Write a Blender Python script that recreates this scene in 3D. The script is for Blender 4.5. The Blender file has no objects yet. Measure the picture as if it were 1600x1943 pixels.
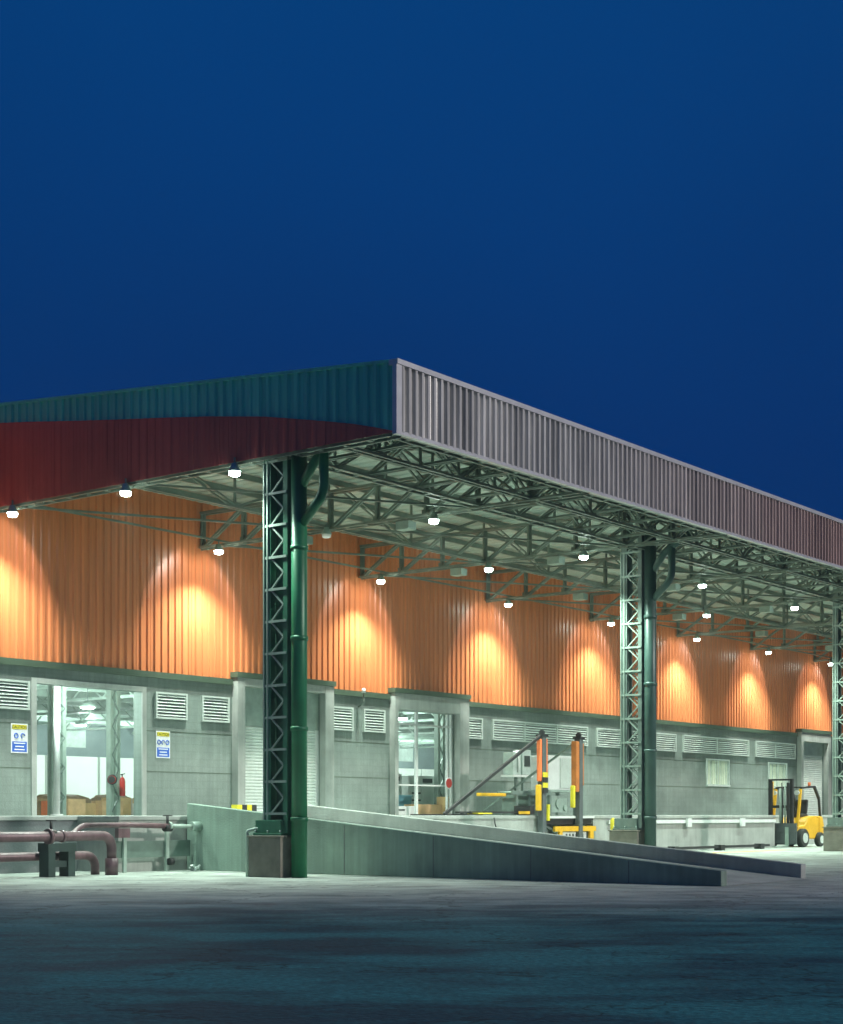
import bpy, math, random
from mathutils import Vector, Matrix
random.seed(7)
R = math.radians
C = bpy.context.scene.collection
SC = bpy.context.scene

# ------------------------------------------------------------------ camera, sky, added fascia light, exposure
cam_d = bpy.data.cameras.new("camera"); cam = bpy.data.objects.new("camera", cam_d); C.objects.link(cam)
cam_d.sensor_fit = 'HORIZONTAL'; cam_d.sensor_width = 36; cam_d.lens = 67.5
cam_d.shift_y = 0.3584; cam_d.clip_start = 0.1; cam_d.clip_end = 3000
cam.location = (0, 0, 1.3); cam.rotation_euler = (R(90), 0, 0)
SC.camera = cam

# frame of the canopy: u runs along the dock away to the right, v runs from the open side to the wall
PHI = math.atan2(0.78978, 0.61339)
OU, OV = Vector((0.61339, 0.78978, 0)), Vector((-0.78978, 0.61339, 0))
ORG = Vector((-2.7, 32.5, 0))
def P(u, v, z=0.0):
    return ORG + OU * u + OV * v + Vector((0, 0, z))

w = bpy.data.worlds.new("World"); SC.world = w; w.use_nodes = True
nt = w.node_tree; nt.nodes.clear()
wo = nt.nodes.new('ShaderNodeOutputWorld'); add = nt.nodes.new('ShaderNodeAddShader')
b1 = nt.nodes.new('ShaderNodeBackground'); b2 = nt.nodes.new('ShaderNodeBackground')
sky = nt.nodes.new('ShaderNodeTexSky'); sky.sky_type = 'NISHITA'; sky.sun_disc = False
sky.sun_elevation = R(-4); sky.sun_rotation = R(200)
nt.links.new(sky.outputs[0], b1.inputs[0]); b1.inputs[1].default_value = 0.1
tc = nt.nodes.new('ShaderNodeTexCoord'); sep = nt.nodes.new('ShaderNodeSeparateXYZ')
nt.links.new(tc.outputs['Generated'], sep.inputs[0])
rp = nt.nodes.new('ShaderNodeValToRGB'); nt.links.new(sep.outputs[2], rp.inputs[0])
e = rp.color_ramp.elements
e[0].position = 0.0; e[0].color = (0.0, 0.027, 0.125, 1)
e[1].position = 0.5; e[1].color = (0.0, 0.042, 0.170, 1)
m = e.new(0.22); m.color = (0.0, 0.0275, 0.136, 1)
nz = nt.nodes.new('ShaderNodeTexNoise'); nz.inputs['Scale'].default_value = 1.6; nz.inputs['Detail'].default_value = 2
nt.links.new(tc.outputs['Generated'], nz.inputs[0])
mr = nt.nodes.new('ShaderNodeMapRange'); nt.links.new(nz.outputs[0], mr.inputs[0])
mr.inputs[1].default_value = 0.3; mr.inputs[2].default_value = 0.7; mr.inputs[3].default_value = 0.85; mr.inputs[4].default_value = 1.15
nt.links.new(rp.outputs[0], b2.inputs[0]); nt.links.new(mr.outputs[0], b2.inputs[1])
nt.links.new(b1.outputs[0], add.inputs[0]); nt.links.new(b2.outputs[0], add.inputs[1])
nt.links.new(add.outputs[0], wo.inputs[0])

FASCIA_SUN_EL, FASCIA_SUN_S = 23, 1.9  # sun lamp added to brighten the front fascia, no such source in view
fascia_sun_d = bpy.data.lights.new("added_fascia_light", 'SUN'); fascia_sun_d.energy = FASCIA_SUN_S; fascia_sun_d.angle = R(3)
fascia_sun_d.color = (1.0, 0.93, 0.88)
fascia_sun = bpy.data.objects.new("added_fascia_light", fascia_sun_d); C.objects.link(fascia_sun)
to_fascia_sun = (-OV + OU * 0.32).normalized() * math.cos(R(FASCIA_SUN_EL)) + Vector((0, 0, math.sin(R(FASCIA_SUN_EL))))
fascia_sun.rotation_euler = to_fascia_sun.to_track_quat('Z', 'Y').to_euler()

SC.view_settings.view_transform = 'Standard'; SC.view_settings.look = 'None'
SC.view_settings.exposure = 0; SC.view_settings.gamma = 1
SC.render.engine = 'CYCLES'
SC.cycles.use_denoising = True
try: SC.cycles.denoiser = 'OPENIMAGEDENOISE'
except Exception: pass
SC.cycles.max_bounces = 6; SC.cycles.diffuse_bounces = 4; SC.cycles.glossy_bounces = 2
SC.cycles.sample_clamp_indirect = 4; SC.cycles.use_light_tree = True

# ------------------------------------------------------------------ materials
def mat(name, col, rough=0.7, metal=0.0, var=0.15, scale=3.0, bump=0.0, bscale=40, spec=0.5, stretch=(1, 1, 1), col2=None, alpha=1, trans=0):
    m = bpy.data.materials.new(name); m.use_nodes = True
    n = m.node_tree; b = n.nodes['Principled BSDF']
    tc = n.nodes.new('ShaderNodeTexCoord'); mp = n.nodes.new('ShaderNodeMapping'); mp.inputs['Scale'].default_value = stretch
    n.links.new(tc.outputs['Object'], mp.inputs[0])
    nz = n.nodes.new('ShaderNodeTexNoise'); nz.inputs['Scale'].default_value = scale; nz.inputs['Detail'].default_value = 6
    nz.inputs['Roughness'].default_value = 0.6
    n.links.new(mp.outputs[0], nz.inputs[0])
    rp = n.nodes.new('ShaderNodeValToRGB'); n.links.new(nz.outputs[0], rp.inputs[0])
    rp.color_ramp.elements[0].position = 0.3; rp.color_ramp.elements[1].position = 0.72
    lo = col2 if col2 else tuple(c * (1 - var) for c in col); hi = tuple(min(1, c * (1 + var)) for c in col)
    rp.color_ramp.elements[0].color = (*lo, 1); rp.color_ramp.elements[1].color = (*hi, 1)
    n.links.new(rp.outputs[0], b.inputs['Base Color'])
    b.inputs['Roughness'].default_value = rough; b.inputs['Metallic'].default_value = metal
    b.inputs['Specular IOR Level'].default_value = spec
    if trans: b.inputs['Transmission Weight'].default_value = trans
    if bump:
        n2 = n.nodes.new('ShaderNodeTexNoise'); n2.inputs['Scale'].default_value = bscale; n2.inputs['Detail'].default_value = 4
        n.links.new(mp.outputs[0], n2.inputs[0])
        bp = n.nodes.new('ShaderNodeBump'); bp.inputs['Strength'].default_value = bump; bp.inputs['Distance'].default_value = 0.02
        n.links.new(n2.outputs[0], bp.inputs['Height']); n.links.new(bp.outputs[0], b.inputs['Normal'])
    return m
def panels(m, width, amt=0.14, streak=0.25, far=None):
    """sheet-to-sheet tone differences, dirt streaks, optional second tint blended in farther along"""
    n = m.node_tree; b = n.nodes['Principled BSDF']; src = b.inputs['Base Color'].links[0].from_socket
    tc = n.nodes.new('ShaderNodeTexCoord'); sp = n.nodes.new('ShaderNodeSeparateXYZ'); n.links.new(tc.outputs['Object'], sp.inputs[0])
    sm = n.nodes.new('ShaderNodeMath'); sm.operation = 'ADD'; n.links.new(sp.outputs[0], sm.inputs[0]); n.links.new(sp.outputs[1], sm.inputs[1])
    sn = n.nodes.new('ShaderNodeMath'); sn.operation = 'DIVIDE'; n.links.new(sm.outputs[0], sn.inputs[0]); sn.inputs[1].default_value = width
    fl = n.nodes.new('ShaderNodeMath'); fl.operation = 'FLOOR'; n.links.new(sn.outputs[0], fl.inputs[0])
    wn = n.nodes.new('ShaderNodeTexWhiteNoise'); wn.noise_dimensions = '1D'; n.links.new(fl.outputs[0], wn.inputs['W'])
    m1 = n.nodes.new('ShaderNodeMapRange'); n.links.new(wn.outputs[0], m1.inputs[0]); m1.inputs[3].default_value = 1 - amt; m1.inputs[4].default_value = 1 + amt
    mp = n.nodes.new('ShaderNodeMapping'); mp.inputs['Scale'].default_value = (7, 7, 0.35); n.links.new(tc.outputs['Object'], mp.inputs[0])
    nz = n.nodes.new('ShaderNodeTexNoise'); nz.inputs['Scale'].default_value = 1.3; nz.inputs['Detail'].default_value = 5; n.links.new(mp.outputs[0], nz.inputs[0])
    m2 = n.nodes.new('ShaderNodeMapRange'); n.links.new(nz.outputs[0], m2.inputs[0]); m2.inputs[1].default_value = 0.35; m2.inputs[2].default_value = 0.7
    m2.inputs[3].default_value = 1 - streak; m2.inputs[4].default_value = 1 + streak * 0.4
    mu = n.nodes.new('ShaderNodeMath'); mu.operation = 'MULTIPLY'; n.links.new(m1.outputs[0], mu.inputs[0]); n.links.new(m2.outputs[0], mu.inputs[1])
    if far:  # base colour shifts to a second tint along the run
        mf = n.nodes.new('ShaderNodeMapRange'); mf.interpolation_type = 'SMOOTHSTEP'; n.links.new(sm.outputs[0], mf.inputs[0]); mf.inputs[1].default_value = far[0]; mf.inputs[2].default_value = far[1]
        mc = n.nodes.new('ShaderNodeMixRGB'); n.links.new(mf.outputs[0], mc.inputs[0]); n.links.new(src, mc.inputs[1]); mc.inputs[2].default_value = (*far[2], 1); src = mc.outputs[0]
    vm = n.nodes.new('ShaderNodeVectorMath'); vm.operation = 'SCALE'; n.links.new(src, vm.inputs[0]); n.links.new(mu.outputs[0], vm.inputs['Scale'])
    n.links.new(vm.outputs[0], b.inputs['Base Color'])
    return m
def emit(name, col, s):
    m = bpy.data.materials.new(name); m.use_nodes = True
    b = m.node_tree.nodes['Principled BSDF']
    b.inputs['Base Color'].default_value = (0.8, 0.8, 0.8, 1)
    b.inputs['Emission Color'].default_value = (*col, 1); b.inputs['Emission Strength'].default_value = s
    return m
M = {}
M['steel'] = mat('painted_steel_green', (0.05, 0.20, 0.12), 0.45, 0.2, 0.25, 2.5, 0.1)
M['steel_pale'] = mat('pale_green_steel', (0.34, 0.44, 0.38), 0.45, 0.2, 0.2, 3)
M['truss'] = mat('grey_green_truss_paint', (0.20, 0.25, 0.205), 0.5, 0.2, 0.3, 2.0)
M['pipe_green'] = mat('dark_green_pipe_paint', (0.018, 0.19, 0.085), 0.4, 0.1, 0.3, 1.2, 0.1)
M['roof'] = mat('galvanised_roof_sheet', (0.46, 0.55, 0.48), 0.5, 0.1, 0.2, 0.6)
M['fascia'] = mat('grey_profiled_cladding', (0.62, 0.61, 0.58), 0.38, 0.25, 0.28, 0.5, stretch=(3, 3, 0.25))
M['fascia_trim'] = mat('pale_metal_trim', (0.6, 0.6, 0.6), 0.4, 0.5, 0.1)
M['teal'] = mat('teal_profiled_cladding', (0.10, 0.62, 0.50), 0.5, 0.1, 0.12, 0.35)
M['maroon'] = mat('maroon_band', (0.44, 0.085, 0.07), 0.6, 0.0, 0.18, 0.5)
M['orange'] = mat('orange_profiled_cladding', (0.74, 0.23, 0.085), 0.36, 0.0, 0.10, 0.4, stretch=(1, 1, 0.2))
M['trim'] = mat('dark_green_flashing', (0.08, 0.12, 0.08), 0.5, 0.2, 0.2)
M['concrete'] = mat('pale_concrete', (0.36, 0.39, 0.36), 0.85, 0, 0.22, 1.2, 0.35, 30)
M['ramp_wall'] = mat('weathered_ramp_concrete', (0.22, 0.31, 0.255), 0.85, 0, 0.3, 0.7, 0.4, 25)
M['steel_mid'] = mat('grey_green_column_paint', (0.17, 0.23, 0.20), 0.5, 0.1, 0.25, 2.5)
M['pipe_grey'] = mat('grey_green_pipe_paint', (0.06, 0.125, 0.105), 0.4, 0.1, 0.3, 1.2)
M['shade_joint_concrete'] = mat('concrete_for_shade_and_joints', (0.13, 0.15, 0.15), 0.85, 0, 0.3, 1.0, 0.4, 25)  # shade colour of the left dock face, also used for form joints
M['pedestal'] = mat('brown_grey_concrete', (0.22, 0.21, 0.17), 0.9, 0, 0.25, 3, 0.4, 30)
M['white_paint'] = mat('white_painted_metal', (0.72, 0.76, 0.73), 0.4, 0, 0.08)
M['louver'] = mat('pale_louver_metal', (0.62, 0.70, 0.64), 0.4, 0.2, 0.1)
M['shutter'] = mat('pale_shutter_metal', (0.68, 0.76, 0.70), 0.45, 0.1, 0.12)
M['dark'] = mat('dark_recess', (0.03, 0.045, 0.04), 0.8, 0, 0.3)
M['black'] = mat('black_rubber', (0.02, 0.022, 0.022), 0.6, 0, 0.3)
M['yellow'] = mat('yellow_machine_paint', (0.75, 0.42, 0.02), 0.4, 0, 0.12)
M['yellow_line'] = mat('worn_yellow_floor_paint', (0.62, 0.38, 0.08), 0.7, 0, 0.3, 4)
M['red_pipe'] = mat('faded_red_pipe_paint', (0.155, 0.09, 0.10), 0.4, 0.1, 0.2, 2.0, 0.1)
M['red'] = mat('red_plastic', (0.72, 0.05, 0.04), 0.4, 0, 0.1)
M['orange_pad'] = mat('orange_safety_pad', (0.85, 0.20, 0.06), 0.55, 0, 0.12)
M['carton'] = mat('brown_cardboard', (0.55, 0.36, 0.18), 0.85, 0, 0.2)
M['tan'] = mat('tan_cardboard', (0.58, 0.40, 0.18), 0.85, 0, 0.15)
M['blue'] = mat('blue_sign_paint', (0.02, 0.12, 0.55), 0.5, 0, 0.08)
M['teal_bin'] = mat('blue_green_plastic', (0.10, 0.32, 0.38), 0.5, 0, 0.12)
M['sign_white'] = mat('sign_white_paint', (0.8, 0.82, 0.82), 0.5, 0, 0.04)
M['sign_yellow'] = mat('sign_yellow_paint', (0.72, 0.62, 0.03), 0.5, 0, 0.05)
M['inside_dark'] = mat('dark_blue_grey_interior', (0.16, 0.22, 0.22), 0.8, 0, 0.25, 0.4)
M['inside_white'] = mat('white_interior_panel', (0.70, 0.76, 0.70), 0.7, 0, 0.08, 0.5)
M['glass'] = mat('window_glass', (0.5, 0.6, 0.55), 0.1, 0, 0.2, spec=0.8)
M['blind'] = mat('pale_blind_fabric', (0.62, 0.70, 0.55), 0.8, 0, 0.1)
M['lens'] = emit('lit_lamp_lens', (0.82, 1.0, 0.90), 75)
M['lens_off'] = emit('dim_lamp_lens', (0.9, 0.95, 0.7), 0.15)
M['grey'] = mat('dark_grey_steel', (0.10, 0.12, 0.12), 0.6, 0.2, 0.2)
M['stand'] = mat('very_dark_green_steel', (0.03, 0.065, 0.055), 0.6, 0.1, 0.3)
M['panel'] = mat('grey_green_sheet', (0.13, 0.20, 0.165), 0.6, 0.1, 0.25)
M['tyre'] = mat('tyre_rubber', (0.03, 0.035, 0.03), 0.8, 0, 0.2)

panels(M['fascia'], 1.03, 0.12, 0.3, (4, 22, (0.50, 0.35, 0.29)))
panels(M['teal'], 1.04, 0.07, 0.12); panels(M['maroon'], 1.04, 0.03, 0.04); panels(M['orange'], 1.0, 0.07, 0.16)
panels(M['ramp_wall'], 2.4, 0.06, 0.14); panels(M['concrete'], 3.1, 0.06, 0.10); panels(M['pipe_green'], 50, 0.02, 0.3); panels(M['red_pipe'], 50, 0.02, 0.3)
# block wall: faint courses
def block_mat():
    m = mat('grey_block_wall', (0.21, 0.265, 0.235), 0.85, 0, 0.2, 1.0, 0.3, 25)
    n = m.node_tree; b = n.nodes['Principled BSDF']
    src = b.inputs['Base Color'].links[0].from_socket
    tc = n.nodes.new('ShaderNodeTexCoord'); sp = n.nodes.new('ShaderNodeSeparateXYZ'); n.links.new(tc.outputs['Object'], sp.inputs[0])
    cb = n.nodes.new('ShaderNodeCombineXYZ'); n.links.new(sp.outputs[0], cb.inputs[0]); n.links.new(sp.outputs[2], cb.inputs[1])
    br = n.nodes.new('ShaderNodeTexBrick'); n.links.new(cb.outputs[0], br.inputs[0])
    br.inputs['Scale'].default_value = 1.0; br.inputs['Mortar Size'].default_value = 0.012
    br.inputs['Brick Width'].default_value = 0.4; br.inputs['Row Height'].default_value = 0.2
    br.inputs['Color1'].default_value = (1, 1, 1, 1); br.inputs['Color2'].default_value = (0.95, 0.95, 0.95, 1); br.inputs['Mortar'].default_value = (0.88, 0.88, 0.88, 1)
    mx = n.nodes.new('ShaderNodeMixRGB'); mx.blend_type = 'MULTIPLY'; mx.inputs[0].default_value = 1
    n.links.new(src, mx.inputs[1]); n.links.new(br.outputs[0], mx.inputs[2]); n.links.new(mx.outputs[0], b.inputs['Base Color'])
    return m
M['block'] = block_mat()

panels(M['block'], 2.0, 0.04, 0.14)
def ground_mat():
    m = mat('worn_yard_lamp_spill', (0.43, 0.48, 0.43), 0.8, 0, 0.15, 0.5, 0.6, 16, spec=0.2)
    n = m.node_tree; b = n.nodes['Principled BSDF']; N = n.nodes.new; Lk = n.links.new
    src = b.inputs['Base Color'].links[0].from_socket
    tc = N('ShaderNodeTexCoord')
    def noise(sc, scale, det=8, rough=0.62):
        mp = N('ShaderNodeMapping'); Lk(tc.outputs['Object'], mp.inputs[0]); mp.inputs['Scale'].default_value = sc
        nz = N('ShaderNodeTexNoise'); nz.inputs['Scale'].default_value = scale; nz.inputs['Detail'].default_value = det; nz.inputs['Roughness'].default_value = rough
        Lk(mp.outputs[0], nz.inputs[0]); return nz.outputs[0]
    big = noise((0.3, 0.55, 1), 1.0, 10, 0.68); fine = noise((1, 1, 1), 14, 6, 0.7); stain = noise((0.6, 0.9, 1), 1.7, 6, 0.6)
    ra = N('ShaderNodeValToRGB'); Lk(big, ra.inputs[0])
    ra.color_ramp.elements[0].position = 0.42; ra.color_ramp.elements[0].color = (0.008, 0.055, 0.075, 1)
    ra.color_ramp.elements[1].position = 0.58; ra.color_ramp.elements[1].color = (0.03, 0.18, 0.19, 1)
    # fine grain
    rf = N('ShaderNodeMapRange'); Lk(fine, rf.inputs[0]); rf.inputs[1].default_value = 0.3; rf.inputs[2].default_value = 0.7; rf.inputs[3].default_value = 0.45; rf.inputs[4].default_value = 1.5
    v1 = N('ShaderNodeVectorMath'); v1.operation = 'SCALE'; Lk(ra.outputs[0], v1.inputs[0]); Lk(rf.outputs[0], v1.inputs['Scale'])
    # cracks and slab joints
    mp = N('ShaderNodeMapping'); Lk(tc.outputs['Object'], mp.inputs[0]); mp.inputs['Scale'].default_value = (0.22, 0.3, 1)
    wob = N('ShaderNodeMixRGB'); wob.blend_type = 'ADD'; wob.inputs[0].default_value = 0.35; Lk(mp.outputs[0], wob.inputs[1])
    nw = N('ShaderNodeTexNoise'); nw.inputs['Scale'].default_value = 2.5; nw.inputs['Detail'].default_value = 5; Lk(tc.outputs['Object'], nw.inputs[0]); Lk(nw.outputs[1], wob.inputs[2])
    vo = N('ShaderNodeTexVoronoi'); vo.feature = 'DISTANCE_TO_EDGE'; vo.inputs['Scale'].default_value = 1.0; Lk(wob.outputs[0], vo.inputs['Vector'])
    cr = N('ShaderNodeMapRange'); Lk(vo.outputs[0], cr.inputs[0]); cr.inputs[1].default_value = 0.0; cr.inputs[2].default_value = 0.012; cr.inputs[3].default_value = 0.35; cr.inputs[4].default_value = 1.0
    # lamp spill fading towards the camera, painted as pale to dark ground, ragged edge
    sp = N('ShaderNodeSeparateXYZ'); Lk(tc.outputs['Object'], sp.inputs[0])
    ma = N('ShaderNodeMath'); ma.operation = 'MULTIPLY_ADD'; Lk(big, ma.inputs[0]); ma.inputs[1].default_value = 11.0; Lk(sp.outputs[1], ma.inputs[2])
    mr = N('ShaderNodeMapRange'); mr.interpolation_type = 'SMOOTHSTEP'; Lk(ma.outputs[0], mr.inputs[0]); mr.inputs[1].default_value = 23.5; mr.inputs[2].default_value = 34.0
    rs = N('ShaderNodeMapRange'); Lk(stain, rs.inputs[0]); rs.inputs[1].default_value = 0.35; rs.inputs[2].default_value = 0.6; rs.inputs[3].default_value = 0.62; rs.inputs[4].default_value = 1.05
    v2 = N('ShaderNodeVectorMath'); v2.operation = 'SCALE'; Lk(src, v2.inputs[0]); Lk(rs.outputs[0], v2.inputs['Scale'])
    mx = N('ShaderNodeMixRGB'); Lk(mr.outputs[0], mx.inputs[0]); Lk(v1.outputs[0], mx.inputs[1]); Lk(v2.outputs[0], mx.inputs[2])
    v3 = N('ShaderNodeVectorMath'); v3.operation = 'SCALE'; Lk(mx.outputs[0], v3.inputs[0]); Lk(cr.outputs[0], v3.inputs['Scale'])
    Lk(v3.outputs[0], b.inputs['Base Color'])
    ro = N('ShaderNodeMapRange'); Lk(big, ro.inputs[0]); ro.inputs[1].default_value = 0.35; ro.inputs[2].default_value = 0.65; ro.inputs[3].default_value = 0.75; ro.inputs[4].default_value = 0.95
    Lk(ro.outputs[0], b.inputs['Roughness'])
    return m
M['ground'] = ground_mat()

# ------------------------------------------------------------------ mesh helpers
class MB:
    def __init__(s): s.v = []; s.f = []; s.s = []
    def quad(s, *p, smooth=False):
        i = len(s.v); s.v += [tuple(q) for q in p]; s.f.append(tuple(range(i, i + len(p)))); s.s.append(smooth)
    def box(s, x0, x1, y0, y1, z0, z1):
        i = len(s.v)
        s.v += [(x0, y0, z0), (x1, y0, z0), (x1, y1, z0), (x0, y1, z0), (x0, y0, z1), (x1, y0, z1), (x1, y1, z1), (x0, y1, z1)]
        for q in ((0, 3, 2, 1), (4, 5, 6, 7), (0, 1, 5, 4), (1, 2, 6, 5), (2, 3, 7, 6), (3, 0, 4, 7)):
            s.f.append(tuple(i + k for k in q)); s.s.append(False)
        return s
    def bar(s, a, b, w=0.06, h=None):
        h = h or w; a = Vector(a); b = Vector(b); d = (b - a)
        if d.length < 1e-6: return s
        d.normalize(); up = Vector((0, 0, 1)) if abs(d.z) < 0.95 else Vector((1, 0, 0))
        sx = d.cross(up).normalized(); sy = sx.cross(d).normalized(); i = len(s.v)
        for p in (a, b):
            for q in ((-1, -1), (1, -1), (1, 1), (-1, 1)):
                s.v.append(tuple(p + sx * q[0] * w / 2 + sy * q[1] * h / 2))
        for q in ((0, 1, 2, 3), (7, 6, 5, 4), (0, 4, 5, 1), (1, 5, 6, 2), (2, 6, 7, 3), (3, 7, 4, 0)):
            s.f.append(tuple(i + k for k in q)); s.s.append(False)
        return s
    def tube(s, pts, r=0.05, n=14, caps=True, bend=0.0):
        pts = [Vector(p) for p in pts]
        if bend and len(pts) > 2:
            q = [pts[0]]
            for k in range(1, len(pts) - 1):
                a, b, c = pts[k - 1], pts[k], pts[k + 1]
                d1 = (a - b).normalized() * bend; d2 = (c - b).normalized() * bend
                for t in range(7):
                    t /= 6; q.append((1 - t) ** 2 * (b + d1) + 2 * t * (1 - t) * b + t * t * (b + d2))
            q.append(pts[-1]); pts = q
        rr = r if isinstance(r, (list, tuple)) else [r] * len(pts)
        ref = None; rings = []
        for k, p in enumerate(pts):
            d = (pts[min(k + 1, len(pts) - 1)] - pts[max(k - 1, 0)]).normalized()
            if ref is None: ref = Vector((0, 0, 1)) if abs(d.z) < 0.9 else Vector((1, 0, 0))
            x = (ref - d * ref.dot(d)).normalized(); ref = x; y = d.cross(x)
            i = len(s.v); rings.append(i)
            for j in range(n):
                a = 2 * math.pi * j / n; s.v.append(tuple(p + (x * math.cos(a) + y * math.sin(a)) * rr[k]))
        for a, b in zip(rings, rings[1:]):
            for j in range(n):
                s.f.append((a + j, a + (j + 1) % n, b + (j + 1) % n, b + j)); s.s.append(True)
        if caps:
            s.f.append(tuple(rings[0] + j for j in reversed(range(n)))); s.s.append(False)
            s.f.append(tuple(rings[-1] + j for j in range(n))); s.s.append(False)
        return s
    def prism(s, poly, axis, a, b):
        # poly in the two other axes (order x,y / x,z / y,z), extruded along axis from a to b
        def pt(q, t):
            return {'z': (q[0], q[1], t), 'y': (q[0], t, q[1]), 'x': (t, q[0], q[1])}[axis]
        i = len(s.v); n = len(poly)
        s.v += [pt(q, a) for q in poly] + [pt(q, b) for q in poly]
        s.f.append(tuple(i + k for k in range(n))); s.f.append(tuple(i + n + k for k in reversed(range(n)))); s.s += [False, False]
        for k in range(n):
            s.f.append((i + k, i + n + k, i + n + (k + 1) % n, i + (k + 1) % n)); s.s.append(False)
        return s
    def build(s, name, material, parent=None, loc=None, bevel=0):
        me = bpy.data.meshes.new(name); me.from_pydata(s.v, [], s.f); me.polygons.foreach_set('use_smooth', s.s)
        me.materials.append(material); me.update()
        import bmesh
        bm = bmesh.new(); bm.from_mesh(me); bmesh.ops.recalc_face_normals(bm, faces=bm.faces); bm.to_mesh(me); bm.free()
        o = bpy.data.objects.new(name, me); C.objects.link(o)
        if parent: o.parent = parent
        if loc is not None: o.location = loc
        if bevel:
            b = o.modifiers.new('bevel', 'BEVEL'); b.width = bevel; b.segments = 2; b.limit_method = 'ANGLE'
        return o
def corr(axis_len, z0f, z1f, pitch=0.2, depth=0.045, start=0.0):
    """profiled sheet running along local x from start, standing in z, ribs rising towards -y, with thickness"""
    mb = MB(); prof = [(0.0, 0.0), (0.42, 0.0), (0.55, -depth), (0.87, -depth)]
    pts = []; k = 0
    while k * pitch < axis_len - 1e-6:
        for fx, dy in prof:
            x = min((k + fx) * pitch, axis_len); pts.append((start + x, dy))
        k += 1
    pts.append((start + axis_len, 0.0))
    for (xa, ya), (xb, yb) in zip(pts, pts[1:]):
        if xb - xa < 1e-6: continue
        mb.quad((xa, ya, z0f(xa)), (xb, yb, z0f(xb)), (xb, yb, z1f(xb)), (xa, ya, z1f(xa)))
    return mb
def solid(o, t=0.012):
    md = o.modifiers.new('sheet_gauge', 'SOLIDIFY'); md.thickness = t; md.offset = 1
    return o
def tag(o, label=None, cat=None, group=None, kind=None):
    if label: o['label'] = label
    if cat: o['category'] = cat
    if group: o['group'] = group
    if kind: o['kind'] = kind
    return o
def thing(name, label, cat, p, group=None, rz=None):
    o = bpy.data.objects.new(name, None); C.objects.link(o); o.empty_display_size = 0.3
    o.location = p; o.rotation_euler = (0, 0, PHI if rz is None else rz)
    return tag(o, label, cat, group)
def place(o, p, rz=None):
    o.location = p; o.rotation_euler = (0, 0, PHI if rz is None else rz); return o
def copy_tree(o, parent=None):
    c = o.copy(); C.objects.link(c); c.parent = parent
    for ch in list(o.children): copy_tree(ch, c)
    return c

# ------------------------------------------------------------------ ground
g = MB(); g.quad((-900, -300, 0), (900, -300, 0), (900, 1500, 0), (-900, 1500, 0))
tag(g.build('ground', M['ground']), kind='structure')
for k, (u0, u1, v0, wd) in enumerate([(23.5, 29.5, 2.5, 0.35), (31, 50, 1.6, 0.35)]):
    q = MB(); q.quad((u0, v0, 0.004), (u1, v0, 0.004), (u1, v0 + wd, 0.004), (u0, v0 + wd, 0.004))
    tag(place(q.build('floor_marking', M['yellow_line']), ORG), kind='structure')

# ------------------------------------------------------------------ canopy
VF, VW, U0, U1 = -3.1, 9.4, -0.4, 68.0      # front fascia, wall, near end, far end
ZB = 8.6                                     # underside of the edge
def zr(v): return 9.98                       # nearly flat roof behind the fascias
def zg(v): return 9.98 + 0.0896 * (v - VF)    # top line of the side fascia
canopy = thing('canopy', 'long open steel canopy with grey profiled front edge roofing the loading dock', 'canopy', P(0, 0, 0))
# front fascia (faces -v)
f = corr(U1 - U0, lambda x: ZB + 0.03, lambda x: zr(VF) - 0.05, 0.205, 0.07, U0)
o = f.build('front_fascia', M['fascia'], canopy, (0, VF, 0)); solid(o)
t = MB(); t.box(U0 - 0.06, U1, VF - 0.10, VF + 0.12, zr(VF) - 0.07, zr(VF) + 0.03)
t.box(U0 - 0.03, U1, VF - 0.075, VF + 0.03, ZB - 0.02, ZB + 0.05)
t.build('edge_trim', M['fascia_trim'], canopy)
MB().box(U0 - 0.075, U0 + 0.09, VF - 0.085, VF + 0.02, ZB - 0.03, zr(VF) - 0.075).build('corner_trim', M['fascia_trim'], canopy)
# side fascia (faces -u): build along local x then turn
L = VW - VF + 0.25
f = corr(L, lambda x: ZB + 0.03, lambda x: zg(VF + x) - 0.03, 0.26, 0.04, 0.03)
f.v = [(U0 + y, VF + x, z) for x, y, z in f.v]
solid(f.build('side_fascia', M['teal'], canopy), 0.01)
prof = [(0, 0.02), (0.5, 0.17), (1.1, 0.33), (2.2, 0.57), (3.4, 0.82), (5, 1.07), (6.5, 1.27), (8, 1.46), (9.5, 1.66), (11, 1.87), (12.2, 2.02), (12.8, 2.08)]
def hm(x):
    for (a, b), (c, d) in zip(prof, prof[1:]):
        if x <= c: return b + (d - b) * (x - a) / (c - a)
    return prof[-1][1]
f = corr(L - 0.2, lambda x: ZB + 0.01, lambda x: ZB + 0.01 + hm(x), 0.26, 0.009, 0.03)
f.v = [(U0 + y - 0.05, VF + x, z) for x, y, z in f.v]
solid(f.build('lower_band', M['maroon'], canopy), 0.006)  # maroon sheet with arched top edge over the lower side fascia
t = MB()
t.prism([(VF + 0.12, zg(VF + 0.12) - 0.03), (VF + L, zg(VF + L) - 0.03), (VF + L, zg(VF + L) + 0.03), (VF + 0.12, zg(VF + 0.12) + 0.03)], 'x', U0 - 0.06, U0 + 0.08)
t.build('verge_trim', M['teal'], canopy)
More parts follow.
